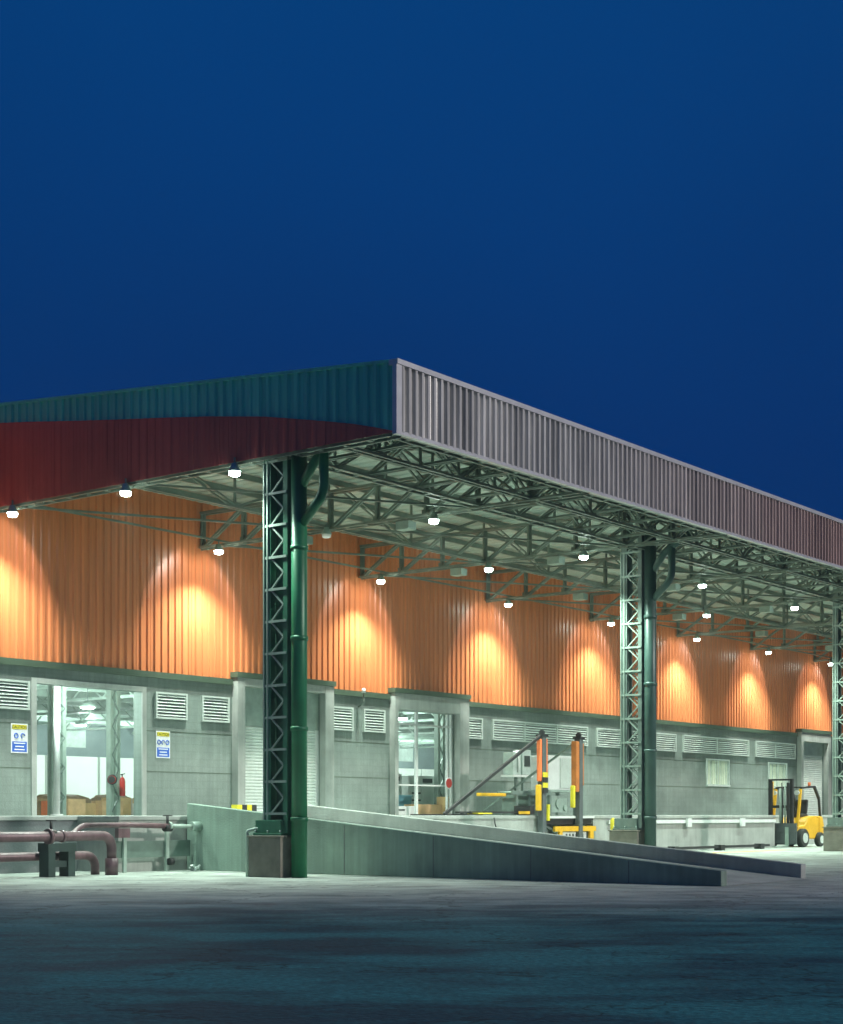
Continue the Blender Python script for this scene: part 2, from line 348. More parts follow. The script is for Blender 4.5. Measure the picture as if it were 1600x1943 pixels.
# roof sheet, ribs run down the slope
f = MB(); pitch = 0.4; k = 0; xs = []
while U0 + k * pitch < U1:
    for fx, dz in ((0, 0), (0.6, 0), (0.7, 0.05), (0.9, 0.05)):
        xs.append((U0 + 0.05 + (k + fx) * pitch, dz))
    k += 1
for (xa, da), (xb, db) in zip(xs, xs[1:]):
    v0, v1 = VF + 0.06, VW - 0.01
    f.quad((xa, v0, zr(v0) - 0.12 + da), (xb, v0, zr(v0) - 0.12 + db), (xb, v1, zr(v1) - 0.12 + db), (xa, v1, zr(v1) - 0.12 + da))
solid(f.build('roof_sheet', M['roof'], canopy), 0.01)
# purlins
for v in [-2.75, -2.05, -1.0, 0.35, 1.7, 3.05, 4.4, 5.75, 7.1, 8.45]:
    p = MB(); z = zr(v) - 0.15
    p.box(U0 + 0.1, U1 - 0.1, v - 0.01, v + 0.01, z - 0.14, z); p.box(U0 + 0.1, U1 - 0.1, v + 0.01, v + 0.06, z - 0.14, z - 0.125)
    p.build('purlin', M['truss'], canopy)
def ladder(mb, a, b, gap, step=0.62, w=0.055, side=None):
    a = Vector(a); b = Vector(b); d = (b - a); n = max(1, int(d.length / step)); dn = d.normalized()
    sd = Vector(side) * gap / 2
    mb.bar(a + sd, b + sd, w); mb.bar(a - sd, b - sd, w)
    for k in range(n + 1):
        p = a + d * k / n; mb.bar(p + sd, p - sd, 0.11, 0.02)
# cross trusses (along v)
def cross_truss():
    mb = MB(); side = (1, 0, 0); v0, v1 = VF + 0.15, VW - 0.1
    ladder(mb, (0, v0, ZB), (0, v1, ZB), 0.26, side=side)
    mb.bar((-0.1, v0, zr(v0) - 0.43), (-0.1, v1, zr(v1) - 0.43), 0.07); mb.bar((0.1, v0, zr(v0) - 0.43), (0.1, v1, zr(v1) - 0.43), 0.07)
    nodes = [v0, -1.5, 0.0, 1.55, 3.1, 4.65, 6.2, 7.75, v1]
    for k, v in enumerate(nodes):
        mb.bar((-0.05, v, ZB), (-0.05, v, zr(v) - 0.43), 0.06); mb.bar((0.05, v, ZB), (0.05, v, zr(v) - 0.43), 0.06)
        if k:
            a = nodes[k - 1]
            if k <= 2: mb.bar((-0.05, a, zr(a) - 0.43), (-0.05, v, ZB), 0.06); mb.bar((0.05, a, zr(a) - 0.43), (0.05, v, ZB), 0.06)
            else: mb.bar((-0.05, v, ZB), (-0.05, a, zr(a) - 0.43), 0.06); mb.bar((0.05, v, ZB), (0.05, a, zr(a) - 0.43), 0.06)
        mb.box(-0.012, 0.012, v - 0.14, v + 0.14, ZB - 0.06, ZB + 0.16)
    return mb
first = None
for u in [-0.22, 6.6, 13.4, 20.1, 26.8, 33.5, 40.2, 46.9, 53.6, 60.3, 67.0]:
    if first is None: first = cross_truss().build('cross_truss', M['truss'], canopy); first.location = (u, 0, 0)
    else:
        c = first.copy(); C.objects.link(c); c.parent = canopy; c.location = (u, 0, 0)
# long trusses (along u): column line, outer edge, one more between
def long_truss(v, zt, gap=0.28, step=1.675, w=0.042):
    mb = MB(); a, b = U0 + 0.1, U1 - 0.1
    ladder(mb, (a, v, ZB + 0.035), (b, v, ZB + 0.035), gap, side=(0, 1, 0))
    mb.bar((a, v - 0.1, zt), (b, v - 0.1, zt), 0.07); mb.bar((a, v + 0.1, zt), (b, v + 0.1, zt), 0.07)
    n = int((b - a) / step)
    for k in range(n):
        x0 = a + (b - a) * k / n; x1 = a + (b - a) * (k + 1) / n
        p, q = ((x0, ZB + 0.05), (x1, zt)) if k % 2 else ((x0, zt), (x1, ZB + 0.05))
        for dv in (-0.08, 0.08): mb.bar((p[0], v + dv, p[1]), (q[0], v + dv, q[1]), w)
        for t in (0.3, 0.55, 0.8):
            x = p[0] + (q[0] - p[0]) * t; z = p[1] + (q[1] - p[1]) * t; mb.bar((x, v - 0.08, z), (x, v + 0.08, z), 0.09, 0.02)
        mb.bar((x0, v, ZB + 0.05), (x0, v, zt), 0.05)
    return mb
long_truss(0.0, 9.62).build('long_truss', M['truss'], canopy)
long_truss(-2.86, 9.5, 0.2, 1.34).build('long_truss', M['truss'], canopy)
long_truss(-1.5, 9.5, 0.16, 1.34, 0.05).build('long_truss', M['truss'], canopy)
long_truss(4.65, 9.9, 0.14, 3.35, 0.04).build('long_truss', M['truss'], canopy)
# short cantilever brackets between column line and edge
def bracket():
    mb = MB()
    for dx in (-0.06, 0.06):
        mb.bar((dx, -2.8, 9.5), (dx, 0, 9.6), 0.06); mb.bar((dx, -2.8, 8.72), (dx, 0, 8.72), 0.05)
        mb.bar((dx, -2.8, 8.72), (dx, -1.5, 9.52), 0.05); mb.bar((dx, -1.5, 9.52), (dx, 0, 8.72), 0.05)
    for v in (-2.4, -1.9, -1.1, -0.6): mb.bar((-0.06, v, 8.72), (0.06, v, 8.72), 0.12, 0.02); mb.bar((-0.06, v, 9.1), (0.06, v, 9.1), 0.12, 0.02)
    mb.bar((0, -1.5, 8.72), (0.9, -0.1, 9.5), 0.045)
    return mb
first = None
for k in range(38):
    u = 0.9 + k * 1.675
    if first is None: first = bracket().build('bracket', M['truss'], canopy); first.location = (u, 0, 0)
    else:
        c = first.copy(); C.objects.link(c); c.parent = canopy; c.location = (u, 0, 0)
# wind bracing in the bottom plane and hanging ties
mb = MB()
us = [-0.22, 6.6, 13.4, 20.1, 26.8, 33.5, 40.2, 46.9, 53.6]
for a, b in zip(us, us[1:]):
    mb.bar((a, 8.4, ZB - 0.02), (b, 4.5, ZB - 0.02), 0.05); mb.bar((a, 4.5, ZB + 0.04), (b, 0.2, ZB + 0.04), 0.045)
    mb.bar((a, 8.45, ZB + 0.09), (b, 8.45, ZB + 0.09), 0.05)
mb.build('wind_bracing', M['truss'], canopy)
# round brackets hung from trusses (junction boxes)
for u in us[1:]:
    for v in (2.2, 5.6):
        MB().box(u - 0.15, u + 0.15, v - 0.2, v + 0.2, ZB - 0.28, ZB - 0.08).build('junction_box', M['steel_pale'], canopy)

# ------------------------------------------------------------------ columns
def make_column(full=True):
    col = thing('steel_column', None, 'column', P(0, 0, 0), 'laced steel columns holding up the canopy')
    zb = 0.86
    MB().box(-0.32, 0.32, -0.02, 0.88, 0, zb - 0.04).box(-0.35, 0.35, -0.05, 0.91, zb - 0.04, zb).build('pedestal', M['pedestal'], col, bevel=0.015)
    MB().box(-0.27, 0.27, 0.02, 0.80, zb, zb + 0.05).box(-0.22, 0.22, 0.06, 0.78, zb + 0.05, zb + 0.32).build('base_plate', M['steel'], col, bevel=0.01)
    for v0, v1, m in ((0.41, 0.60, M['steel']), (-0.06, 0.06, M['steel'])):
        l = MB(); l.box(-0.15, -0.12, v0, v1, zb + 0.05, 9.9).box(0.12, 0.15, v0, v1, zb + 0.05, 9.9)
        l.box(-0.12, 0.12, (v0 + v1) / 2 - 0.012, (v0 + v1) / 2 + 0.012, zb + 0.05, 9.9)
        if v1 - v0 > 0.15:
            lip = MB(); lip.box(-0.18, -0.151, v1 - 0.03, v1, zb + 0.32, ZB).box(-0.18, -0.151, v1 - 0.13, v1 - 0.10, zb + 0.32, ZB)
            lip.build('flange_lip', M['steel_pale'], col)
        l.build('leg', m, col)
    for bx in (-0.24, 0.24):
        for by in (0.06, 0.41, 0.76): MB().tube([(bx, by, zb + 0.05), (bx, by, zb + 0.11)], 0.02, 6).build('anchor_bolt', M['steel_pale'], col)
    lc = MB(); z = zb + 0.45; k = 0
    while z < 9.3:
        a, b = (0.06, 0.41) if k % 2 else (0.41, 0.06)
        for uu in (-0.135, 0.135): lc.bar((uu, a, z), (uu, b, z + 0.33), 0.035, 0.03)
        if k % 2 == 0: 
            for uu in (-0.16, 0.16): lc.bar((uu, -0.04, z), (uu, 0.60, z), 0.02, 0.05)
        z += 0.33; k += 1
    lc.build('lacing', M['steel_pale'], col)
    MB().box(0.09, 0.11, 0.06, 0.41, zb + 0.05, 9.4).build('web_plate', M['steel'], col)
    dp = MB(); dp.tube([(0, -0.25, 0.0), (0, -0.25, 9.3)], 0.165, 20)
    for z in (1.15, 3.0, 4.85, 6.7): dp.tube([(0, -0.25, z), (0, -0.25, z + 0.09)], 0.185, 20)
    dp.tube([(0, -0.92, 9.45), (0, -0.92, 7.78), (0, -0.25, 7.15)], 0.10, 14, bend=0.22)
    dp.tube([(0, -1.5, 8.95), (0, -0.75, 8.55), (0, -0.27, 7.95)], 0.10, 12, bend=0.2)
    dp.build('downpipe', M['pipe_green'], col)
    return col
colm = make_column()
col_labels = {0: 'tall laced steel column with dark green downpipe in the foreground, beside the ramp wall',
              14.4: 'laced steel column standing behind the far ramp wall, in the middle of the canopy',
              28.9: 'laced steel column beside the forklift near the right edge'}
cols = [colm]
for u in (14.4, 28.9): cols.append(copy_tree(colm))
for o, u in zip(cols, (0, 14.4, 28.9)): o.location = P(u, 0); o['label'] = col_labels[u]
for o in cols[1:]:
    for ch in list(o.children):
        if ch.name.startswith('web_plate'): bpy.data.objects.remove(ch); continue
        if ch.name.startswith('leg') or ch.name.startswith('downpipe') or ch.name.startswith('base_plate'):
            ch.data = ch.data.copy(); ch.data.materials[0] = M['pipe_grey'] if ch.name.startswith('downpipe') else M['steel_mid']
# cable conduit on foreground column
mb = MB(); mb.tube([(-0.30, 0.93, 0.0), (-0.30, 0.93, 0.95), (-0.2, 0.76, 1.0), (-0.2, 0.7, 1.0)], 0.035, 8, bend=0.05)
mb.build('conduit', M['steel_pale'], cols[0])

# ------------------------------------------------------------------ dock and ramp
ZD = 1.26
dk = thing('loading_dock', 'long raised concrete loading dock with pale top edge in front of the wall', 'loading dock', P(0, 0, 0))
MB().box(-9, -0.31, 6.3, 9.3, 0, ZD - 0.1).build('dock_face', M['shade_joint_concrete'], dk)  # shade on this left face is put into its darker colour
d = MB()
d.box(-0.31, 16.75, 4.9, 9.3, 0, ZD - 0.1).box(16.75, 19.75, 6.6, 9.3, 0, ZD - 0.1)
d.box(19.75, 33.2, 4.9, 9.3, 0, ZD - 0.1).box(33.2, 72, 6.6, 9.3, 0, ZD - 0.1)
d.build('dock_face', M['concrete'], dk)
d = MB()
d.box(-9, -0.33, 6.26, 9.34, ZD - 0.1, ZD).box(-0.33, 16.77, 4.86, 9.34, ZD - 0.1, ZD).box(16.77, 19.73, 6.56, 9.34, ZD - 0.1, ZD)
d.box(19.73, 33.24, 4.86, 9.34, ZD - 0.1, ZD).box(33.24, 72, 6.56, 9.34, ZD - 0.1, ZD)
d.build('dock_slab', M['concrete'], dk, bevel=0.015)
d = MB()
d.box(20.6, 33.1, 4.80, 4.86, 0.98, 1.10)
for u in (21.6, 25.8, 30.0): d.box(u, u + 0.3, 4.72, 4.80, 0.85, 1.15)
d.build('bumper_strip', M['white_paint'], dk)
rp_ = thing('loading_ramp', 'sloping concrete ramp between two low side walls running down from the dock', 'ramp', P(0, 0, 0))
VA, VB = 4.84, -8.9
def zt(v): return 0.28 + (v - VB) / (VA - VB) * 1.27
MB().prism([(VB, 0.0), (VA, 0.0), (VA, zt(VA)), (VB, zt(VB))], 'x', 1.72, 1.95).build('side_wall', M['ramp_wall'], rp_, bevel=0.015)
MB().prism([(VB + 0.2, 0.0), (VA, 0.0), (VA, zt(VA)), (VB + 0.2, zt(VB + 0.2))], 'x', 5.55, 5.78).build('side_wall', M['concrete'], rp_, bevel=0.015)
MB().prism([(VB, 0.006), (VA, 0.006), (VA, ZD - 0.02)], 'x', 1.95, 5.55).build('ramp_surface', M['concrete'], rp_)

for v in (2.4, 0.0, -2.4, -4.8, -7.0):
    MB().box(1.716, 1.7195, v, v + 0.02, 0.01, zt(v) - 0.03).build('form_joint', M['shade_joint_concrete'], rp_)
# steel rail lying on brackets in front of the right dock face
o = thing('bar_rail', 'low dark steel bar on two small feet lying in front of the white dock face', 'rail', P(25, 4.2))
mb = MB(); mb.bar((-1.5, 0, 0.13), (6.2, 0, 0.13), 0.09, 0.09); mb.build('bar', M['black'], o)
for x in (-1.2, 2.2, 5.4): MB().box(x - 0.14, x + 0.14, -0.14, 0.14, 0, 0.2).build('foot', M['black'], o)

# ------------------------------------------------------------------ warehouse
wh = thing('warehouse', 'long warehouse with orange profiled upper wall above grey block wall', 'warehouse', P(0, 0, 0))
ZT = 4.95
f = corr(84, lambda x: ZT + 0.02, lambda x: 10.85, 0.25, 0.036, -8)
solid(f.build('upper_wall', M['orange'], wh, (0, VW, 0)))
# block wall with openings
ops = [(0.93, 4.38, ZD, 4.53), (8.05, 11.45, ZD, 4.9), (14.95, 18.2, ZD, 4.62), (45.2, 48.0, ZD, 4.7)]
b = MB(); x = -8
for (a, c, z0, z1) in ops:
    b.box(x, a, VW - 0.06, VW + 0.24, 0, ZT); b.box(a, c, VW - 0.06, VW + 0.24, z1, ZT); b.box(a, c, VW - 0.06, VW + 0.24, 0, z0 - 0.004); x = c
b.box(x, 76, VW - 0.06, VW + 0.24, 0, ZT)
b.build('lower_wall', M['block'], wh)
for z in (2.42, 3.5):
    j = MB(); x = -8
    for a, c in ((0.78, 4.53), (7.75, 11.85), (14.77, 18.73), (44.95, 48.35)):
        j.box(x, a, VW - 0.063, VW - 0.0605, z, z + 0.022).build('joint', M['trim'], wh); j = MB(); x = c
    j.box(x, 76, VW - 0.063, VW - 0.0605, z, z + 0.022); j.build('joint', M['trim'], wh)
# flashing between the two walls, stepping up over the portals
t = MB(); x = -8
for a, c in ((7.7, 11.9), (14.72, 18.78), (44.9, 48.4)):
    t.box(x, a, VW - 0.16, VW - 0.02, ZT - 0.03, ZT + 0.13); t.box(a, c, VW - 0.34, VW - 0.02, 5.13, 5.28); x = c
t.box(x, 76, VW - 0.16, VW - 0.02, ZT - 0.03, ZT + 0.13)
t.build('flashing', M['trim'], wh)
for a, c, oa, oc, oz in ((7.75, 11.85, 8.05, 11.45, 4.9), (14.77, 18.73, 14.95, 18.2, 4.62), (44.95, 48.35, 45.2, 48.0, 4.7)):
    p = MB(); p.box(a, oa, VW - 0.30, VW - 0.065, ZD, 5.13).box(oc, c, VW - 0.30, VW - 0.065, ZD, 5.13).box(oa, oc, VW - 0.30, VW - 0.065, oz, 5.13)
    p.build('door_surround', M['concrete'], wh, bevel=0.01)
p = MB(); p.box(0.78, 0.93, VW - 0.10, VW - 0.062, ZD, 4.66).box(4.38, 4.53, VW - 0.10, VW - 0.062, ZD, 4.66).box(0.93, 4.38, VW - 0.10, VW - 0.062, 4.53, 4.66)
p.build('door_frame', M['concrete'], wh)
# rolling shutters
def shutter(u0, u1, z1, v, z0=ZD):
    s = MB(); n = int((z1 - z0) / 0.09); h = (z1 - z0) / n
    for k in range(n):
        z = z0 + k * h
        s.prism([(v, z), (v - 0.035, z + h * 0.3), (v - 0.035, z + h * 0.7), (v, z + h), (v + 0.02, z + h), (v + 0.02, z)], 'x', u0, u1)
    return s
s1 = shutter(8.2, 11.3, 3.8, VW + 0.0).build('shutter', M['shutter'], wh)
MB().box(8.05, 11.45, VW - 0.02, VW + 0.25, 3.8, 4.9).build('shutter_box', M['steel_pale'], s1)
for a, c in ((8.05, 8.2), (11.3, 11.45)): MB().box(a, c, VW - 0.03, VW + 0.1, ZD, 3.8).build('guide_rail', M['white_paint'], s1)
s2 = shutter(45.3, 47.9, 4.1, VW + 0.0).build('shutter', M['shutter'], wh)
MB().box(45.2, 48.0, VW - 0.02, VW + 0.25, 4.1, 4.7).build('shutter_box', M['steel_pale'], s2)
# louvre vents
def vent(u0, u1, z0=3.85, z1=4.56, mull=()):
    fr = MB(); v = VW - 0.062
    fr.box(u0, u0 + 0.06, v - 0.07, v, z0, z1).box(u1 - 0.06, u1, v - 0.07, v, z0, z1)
    fr.box(u0 + 0.06, u1 - 0.06, v - 0.07, v, z0, z0 + 0.05).box(u0 + 0.06, u1 - 0.06, v - 0.07, v, z1 - 0.05, z1)
    for m_ in mull: fr.box(m_ - 0.03, m_ + 0.03, v - 0.07, v, z0 + 0.05, z1 - 0.05)
    fo = fr.build('vent', M['louver'], wh)
    MB().box(u0 + 0.06, u1 - 0.06, v - 0.01, v - 0.001, z0 + 0.05, z1 - 0.05).build('backing', M['dark'], fo)
    sl = MB(); n = 7
    for k in range(n):
        z = z0 + 0.08 + (z1 - z0 - 0.14) * k / (n - 0.3)
        sl.prism([(v - 0.06, z), (v - 0.06, z + 0.012), (v - 0.012, z + 0.062), (v - 0.012, z + 0.05)], 'x', u0 + 0.06, u1 - 0.06)
    sl.build('louver_slats', M['louver'], fo)
for a, c, ml in ((-0.75, 0.70, ()), (4.84, 5.99, ()), (6.54, 7.6, ()), (11.95, 12.95, ()), (13.45, 14.5, ()), (18.9, 19.75, ()), (20.34, 26.5, (22.3, 24.4)),
                 (27.15, 31.0, (29.1,)), (31.6, 33.3, ()), (33.9, 39.9, (36.9,)), (40.6, 44.7, (42.6,)), (49.5, 54.5, (52,)), (55.5, 60.5, (58,))):
    vent(a, c, 3.85, 4.56, ml)
# windows
for a, c in ((35.96, 38.03), (41.91, 43.83)):
    fr = MB(); v = VW - 0.062; z0, z1 = 2.55, 3.65
    fr.box(a, a + 0.07, v - 0.06, v, z0, z1).box(c - 0.07, c, v - 0.06, v, z0, z1).box(a, c, v - 0.1, v, z0 - 0.07, z0 - 0.001).box(a + 0.07, c - 0.07, v - 0.06, v, z1 - 0.06, z1)
    fr.box((a + c) / 2 - 0.025, (a + c) / 2 + 0.025, v - 0.06, v, z0, z1 - 0.06)
    fo = fr.build('window', M['louver'], wh)
    MB().box(a + 0.07, c - 0.07, v - 0.012, v - 0.001, z0, z1 - 0.06).build('pane', M['glass'], fo)
    bl = MB(); x = a + 0.12
    while x < c - 0.2:
        ww = random.choice((0.06, 0.1, 0.14)); bl.box(x, x + ww, v - 0.035, v - 0.016, z0 + 0.02, z1 - 0.08); x += ww + random.choice((0.03, 0.09, 0.12))
    bl.build('blind', M['blind'], fo)
# interior shell
i_ = MB(); i_.box(-8, 76, VW + 0.24, 34, 0.6, ZD); i_.build('interior_floor', M['concrete'], wh)
i_ = MB(); i_.box(-8, 76, VW + 0.24, 34, 5.75, 5.85); i_.build('interior_ceiling', M['inside_dark'], wh)
i_ = MB(); i_.box(-8, 76, 34, 34.2, 0.6, 8.0).box(-8.2, -8, VW + 0.24, 34.2, 0.6, 8.0).box(76, 76.2, VW + 0.24, 34.2, 0.6, 8.0); i_.build('interior_wall', M['inside_dark'], wh)
for k in range(2, 20):
    MB().box(k * 3.0, k * 3.0 + 2.85, 33.8, 33.98, ZD, 3.9).build('interior_panel', M['inside_white'], wh)
    if k % 2: MB().box(k * 3.0 + 0.4, k * 3.0 + 2.2, 33.85, 33.98, 4.3, 5.4).build('interior_panel', M['glass'], wh)
i_ = MB()
for k in range(8): v = 11.5 + k * 2.8; i_.box(-8, 76, v, v + 0.12, 5.2, 5.5)
for k in range(20):
    u = -6 + k * 4; i_.bar((u, VW + 0.3, 5.05), (u, 33.8, 5.05), 0.09); i_.bar((u, VW + 0.3, 5.6), (u, 33.8, 5.6), 0.09)
    for j in range(16): v = VW + 0.5 + j * 1.5; i_.bar((u, v, 5.05), (u, v + 0.75, 5.6), 0.05); i_.bar((u, v + 0.75, 5.6), (u, v + 1.5, 5.05), 0.05)
i_.build('interior_beam', M['steel_pale'], wh)
tag(MB().box(-8, 76, VW + 0.06, 34.2, 10.75, 10.95).build('roof', M['roof'], wh))
MB().box(-8.2, -8, VW + 0.0, 34.2, 0, 10.75).build('end_wall', M['orange'], wh)

# interior laced columns
def icol(p, label, w=0.30):
    c = thing('interior_column', label, 'column', p, 'laced steel columns inside the warehouse')
    for a in (-w, w):
        l = MB(); l.box(a - 0.06, a + 0.06, -0.09, 0.09, 0, 4.45); l.build('leg', M['steel_pale'], c)
    l = MB(); z = 0.1; k = 0
    while z < 4.0:
        a = w if k % 2 else -w; l.bar((a, -0.08, z), (-a, -0.08, z + 0.4), 0.05, 0.03); z += 0.4; k += 1
    l.build('lacing', M['steel_mid'], c)
    return c
icol(P(3.75, 12, ZD), 'laced steel column just inside the open doorway at left', 0.19)
icol(P(5.74, 12, ZD), 'laced steel column inside left doorway carrying the red hose reel', 0.12)
icol(P(20.9, 12, ZD), 'laced steel column inside glazed doorway behind the red round sign', 0.14)
o = thing('white_post', 'bright white vertical post inside the left doorway left of the laced column', 'post', P(3.42, 11.6, ZD))
MB().tube([(0, 0, 0.04), (0, 0, 4.45)], 0.09, 12).build('shaft', M['white_paint'], o); MB().tube([(0, 0, 0), (0, 0, 0.04)], 0.17, 12).build('foot_plate', M['white_paint'], o)

# things inside doorway 1
def box_thing(name, label, cat, p, sx, sy, sz, m, rz=0, group=None, tape=True):
    o = thing(name, label, cat, p, group, PHI + rz)
    MB().box(-sx / 2, sx / 2, -sy / 2, sy / 2, 0, sz).build('box_body', m, o, bevel=0.008)
    if tape:
        MB().box(-sx / 2 - 0.003, sx / 2 + 0.003, -0.03, 0.03, sz * 0.7, sz + 0.003).build('tape', M['tan'], o)
    return o
cart = [(10.9, 20.0, 0.7, 0.6, 0.55, 'carton', 'small brown carton at the left end of the row inside the doorway'),
        (11.6, 20.4, 0.8, 0.7, 0.42, 'tan', 'tan carton second from left in the row inside the doorway'),
        (12.45, 20.0, 0.85, 0.7, 0.5, 'carton', 'brown carton in front of the hose reel column inside the doorway'),
        (13.3, 20.5, 0.75, 0.7, 0.62, 'tan', 'tan carton right of the hose reel column inside the doorway'),
        (14.15, 20.2, 0.7, 0.7, 0.6, 'white_paint', 'white carton at the right end of the row inside the doorway')]
for u, v, sx, sy, sz, m_, lb in cart:
    box_thing('carton', lb, 'carton', P(u, v, ZD), sx, sy, sz, M[m_], random.uniform(-.2, .2), 'cartons on the floor inside the left doorway')
for u, sx, m_, lb in ((11.3, 1.0, 'orange_pad', 'orange crate lying on top of the left cartons'),):
    c = thing('crate', lb, 'crate', P(u, 21.2, ZD)); 
    MB().box(-0.5, 0.5, -0.3, 0.3, 0, 0.5).build('crate_body', M[m_], c, bevel=0.01); MB().box(-0.53, 0.53, -0.33, 0.33, 0.5, 0.56).build('lid', M['carton'], c)
# brown tarpaulined heaps
def heap(p, label, sx, sz, m):
    mb = MB(); n, k = 14, 5
    o = thing('covered_heap', label, 'heap', p)
    rows = []
    for j in range(k + 1):
        t = j / k; r = math.cos(t * math.pi / 2) ** 0.6; row = []
        for i in range(n):
            a = 2 * math.pi * i / n; wob = 1 + 0.14 * math.sin(3 * a + j) + 0.06 * math.sin(7 * a)
            row.append((math.cos(a) * sx * r * wob, math.sin(a) * 0.7 * r * wob, sz * math.sin(t * math.pi / 2) + 0.04 * math.sin(5 * a + j)))
        rows.append(row)
    for a, b in zip(rows, rows[1:]):
        for i in range(n): mb.quad(a[i], a[(i + 1) % n], b[(i + 1) % n], b[i])
    mb.build('cover', m, o)
    return o
M['tarp'] = mat('olive_brown_tarpaulin', (0.32, 0.21, 0.10), 0.8, 0, 0.3, 3)
heap(P(13.2, 23.5, ZD), 'low brown covered heap behind the cartons inside the left doorway', 1.6, 0.75, M['tarp'])
heap(P(15.6, 23.5, ZD), 'olive covered heap at the right side of the left doorway', 1.2, 0.75, M['tarp'])
# hose reel and extinguisher
o = thing('hose_reel', 'red round hose reel fixed to the inner column of the left doorway', 'hose reel', P(5.5, 11.75, ZD + 1.0), None, 0)
MB().tube([(0, -0.12, 0), (0, 0.04, 0)], 0.11, 24).build('drum', M['red'], o)
MB().tube([(0, -0.15, 0), (0, -0.12, 0)], 0.1, 16).build('hub', M['black'], o)
mb = MB(); pts = [(0.115 * math.cos(a * math.pi / 12), -0.06, 0.115 * math.sin(a * math.pi / 12)) for a in range(25)]; mb.tube(pts, 0.03, 8).build('hose', M['black'], o)
o = thing('fire_extinguisher', 'red fire extinguisher hanging right of the hose reel in the left doorway', 'fire extinguisher', P(5.98, 11.9, ZD + 0.55), None, 0)
MB().tube([(0, 0, 0), (0, 0, 0.42), (0, 0, 0.5), (0, 0, 0.54)], [0.09, 0.09, 0.06, 0.02], 16).build('cylinder_body', M['red'], o)
MB().bar((0, 0, 0.54), (0, -0.02, 0.62), 0.03).bar((-0.05, 0, 0.6), (0.08, 0, 0.63), 0.025).build('valve', M['black'], o)
# white jugs on rack left
o = thing('wire_rack', 'wire rack at the left edge of the open doorway', 'rack', P(2.05, 12.2, ZD))
mb = MB()
for x in (-0.35, 0.35):
    for y in (-0.2, 0.2): mb.bar((x, y, 0), (x, y, 0.85), 0.03)
for z in (0.08, 0.45, 0.83): mb.box(-0.37, 0.37, -0.22, 0.22, z, z + 0.025)
mb.build('rack_frame', M['steel_mid'], o)
for k, (x, z, wd) in enumerate([(-0.2, 0.105, 'lower left'), (0.15, 0.105, 'lower right'), (-0.2, 0.475, 'middle left'), (0.15, 0.475, 'middle right'), (0.0, 0.855, 'top')]):
    c = MB(); c.tube([(0, 0, 0), (0, 0, 0.2), (0, 0, 0.27), (0, 0, 0.3)], [0.1, 0.1, 0.04, 0.035], 12)
    q = c.build('jug', M['white_paint']); place(q, o.location + Matrix.Rotation(PHI, 3, 'Z') @ Vector((x, -0.05, z)))
    tag(q, 'white plastic jug, the %s one on the wire rack in the doorway' % wd, 'jug', 'white jugs on the wire rack')

# glazed doorway 2: frame posts and rail
gp = thing('glazed_screen', 'white framed glazed screen standing in the middle doorway', 'screen', P(15, VW + 0.02, ZD))
mb = MB()
for x, ww in ((0.03, 0.05), (0.25, 0.07), (1.25, 0.10), (2.9, 0.05), (3.12, 0.07)): mb.box(x - ww / 2, x + ww / 2, -0.04, 0.04, 0, 3.34)
mb.box(0.0, 3.18, -0.03, 0.03, 0.95, 1.0); mb.box(0.0, 3.18, -0.035, 0.035, 2.9, 2.95)
mb.build('frame', M['white_paint'], gp)
items = [('cabinet', 'white cabinet at the left inside the middle doorway', 'cabinet', 18.55, 1.15, 1.45, 'white_paint'),
         ('cabinet', 'white machine cabinet at the right inside the middle doorway', 'cabinet', 20.25, 1.5, 1.40, 'white_paint')]
for nm, lb, ct, u, sx, sz, m_ in items:
    o = thing(nm, lb, ct, P(u, 12.6, ZD))
    MB().box(-sx / 2, sx / 2, -0.3, 0.3, 0.06, sz).build('cabinet_body', M[m_], o, bevel=0.02)
    MB().box(-sx / 2 + 0.05, sx / 2 - 0.05, -0.25, 0.25, 0, 0.06).build('plinth', M['black'], o)
    MB().box(-sx / 2 + 0.08, -0.02, -0.325, -0.3, 0.15, sz - 0.1).build('door', M['louver'], o)
    MB().box(0.02, sx / 2 - 0.08, -0.325, -0.3, 0.15, sz - 0.35).build('door', M['louver'], o)
    MB().box(0.05, sx / 2 - 0.15, -0.32, -0.3, sz - 0.25, sz - 0.1).build('control_panel', M['dark'], o)
    mb = MB()
    for z in (0.5, 0.75, 1.0): mb.box(-sx / 2 + 0.15, -0.1, -0.335, -0.325, z, z + 0.06)
    mb.build('grille', M['dark'], o)
o = thing('plastic_bin', 'blue plastic bin in front of the left white cabinet', 'bin', P(17.2, 10.9, ZD + 0.35)); o.location = P(17.2, 10.9, ZD)
MB().prism([(-0.3, 0.0), (0.3, 0.0), (0.38, 0.62), (-0.38, 0.62)], 'y', -0.25, 0.25).build('bin_body', M['teal_bin'], o)
MB().box(-0.41, 0.41, -0.28, 0.28, 0.62, 0.67).build('rim', M['teal_bin'], o)
o = thing('white_crate', 'low white crate beside the doorway post of the middle door', 'crate', P(16.1, 10.0, ZD))
MB().box(-0.55, 0.45, -0.3, 0.3, 0, 0.3).build('crate_body', M['white_paint'], o, bevel=0.02); MB().box(-0.45, -0.1, -0.31, -0.3, 0.15, 0.2).build('handle', M['dark'], o)
box_thing('long_carton', 'long flat brown carton with yellow band on the floor of the middle doorway', 'carton', P(17.35, 9.95, ZD), 1.5, 0.5, 0.36, M['carton'])
box_thing('tall_carton', 'upright tan carton under the red round sign', 'carton', P(18.25, 9.72, ZD + 0.0), 0.5, 0.4, 0.62, M['tan'])
o = thing('round_sign', 'red round sign on the right post of the middle doorway', 'sign', P(17.75, 9.22, 2.32), None)
